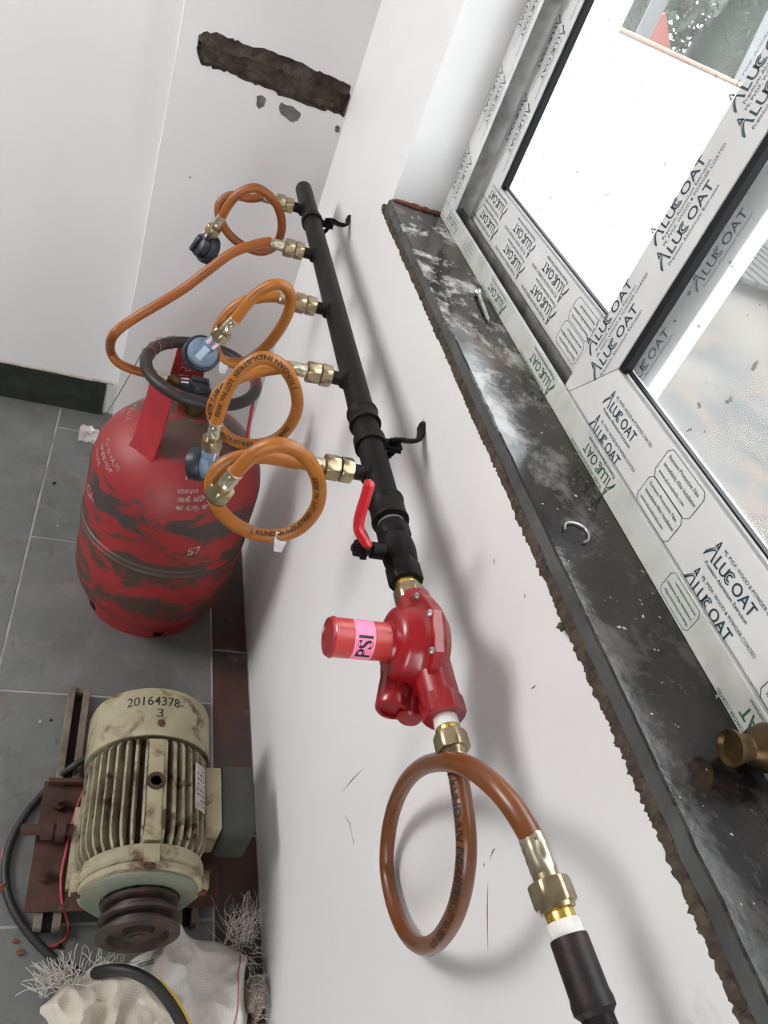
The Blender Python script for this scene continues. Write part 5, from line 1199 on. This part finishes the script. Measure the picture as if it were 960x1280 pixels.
tree((4.3, 9.6, GZ), 3.9, 1.35, 5, 'grey-green tree beyond the white wall, left of the orange sheet')
tree((7.1, 9.8, GZ), 4.0, 1.42, 6, 'grey-green tree beyond the white wall, right of the orange sheet')
tree((9.9, 9.4, GZ), 4.0, 1.38, 8, 'grey-green tree farthest right behind the leaning white poles')
tree((1.6, 9.9, GZ), 3.9, 1.3, 9, 'grey-green tree farthest left at the window stile')
random.seed(11)
oc_ = at(826, 42, 1, 5.0)
bm = bmesh.new(); prism(bm, [(-0.09, 0.05), (-0.03, 0.10), (0.11, -0.05), (0.10, GZ - oc_.z - 0.05), (-0.12, GZ - oc_.z - 0.05)], oc_, (1, 0, 0), (0, 0, 1), (0, 0.05, 0)); o = tag(obj('orange_sheet', bm, M['orange'], smooth=False), 'small orange sheet peeping over the white wall', 'sheet')
pl_ = at(812, 20, 1, 4.6)
sp_ = empty('sign_post', (pl_.x, 4.6, GZ), 'pale grey post with a narrow board beyond the white wall', 'post')
bm = bmesh.new(); box(bm, (pl_.x - 0.02, 4.58, GZ), (pl_.x + 0.02, 4.62, 2.3), bev=0.003); obj('post', bm, M['out_grey'], sp_, smooth=False)
bm = bmesh.new(); box(bm, (pl_.x - 0.045, 4.565, 1.0), (pl_.x + 0.045, 4.579, 2.0), bev=0.002); obj('board', bm, M['out_grey'], sp_, smooth=False)
for (p0, p1, lab) in (((902, 150), (955, 40), 'leaning white pole beyond the wall, the left one of two'), ((920, 155), (985, 60), 'leaning white pole beyond the wall, the right one of two')):
    A_ = at(*p0, 1, 4.0); B_ = at(*p1, 1, 4.2); d = (B_ - A_); bm = bmesh.new()
    k0 = (GZ - A_.z) / d.z if abs(d.z) > 0.01 else -1
    cyl(bm, A_ + d * max(k0, -8), B_ + d * 2, 0.035, 14); tag(obj('white_pole', bm, M['out_grey']), lab, 'pole', 'leaning poles in the yard')
# stack of weathered planks on the ground
pb = at(935, 330, 2, GZ + 0.05)
ordw = ('leftmost', 'second', 'third', 'fourth', 'fifth', 'sixth', 'seventh', 'rightmost')
for i in range(8):
    x = pb.x - 0.75 + 0.21 * i; bm = bmesh.new()
    box(bm, (x - 0.075, pb.y - 1.0 + random.uniform(-0.15, 0.15), GZ + 0.10), (x + 0.075, pb.y + 1.1 + random.uniform(-0.15, 0.15), GZ + 0.145), Matrix.Rotation(random.uniform(-0.012, 0.012), 3, 'Z'), bev=0.004)
    tag(obj('plank', bm, M['grey_wood'], smooth=False), 'weathered grey plank in the yard, ' + ordw[i] + ' of the row' + ('' if i in (0, 7) else ' from the left'), 'plank', 'planks lying in the yard')
for j in range(2):
    bm = bmesh.new(); yb_ = pb.y - 0.6 + 1.3 * j
    box(bm, (pb.x - 0.9, yb_ - 0.05, GZ - 0.05), (pb.x + 0.85, yb_ + 0.05, GZ + 0.0995)); tag(obj('bearer', bm, M['grey_wood'], smooth=False), 'grey timber bearer under the %s ends of the yard planks' % ('near', 'far')[j], 'timber')
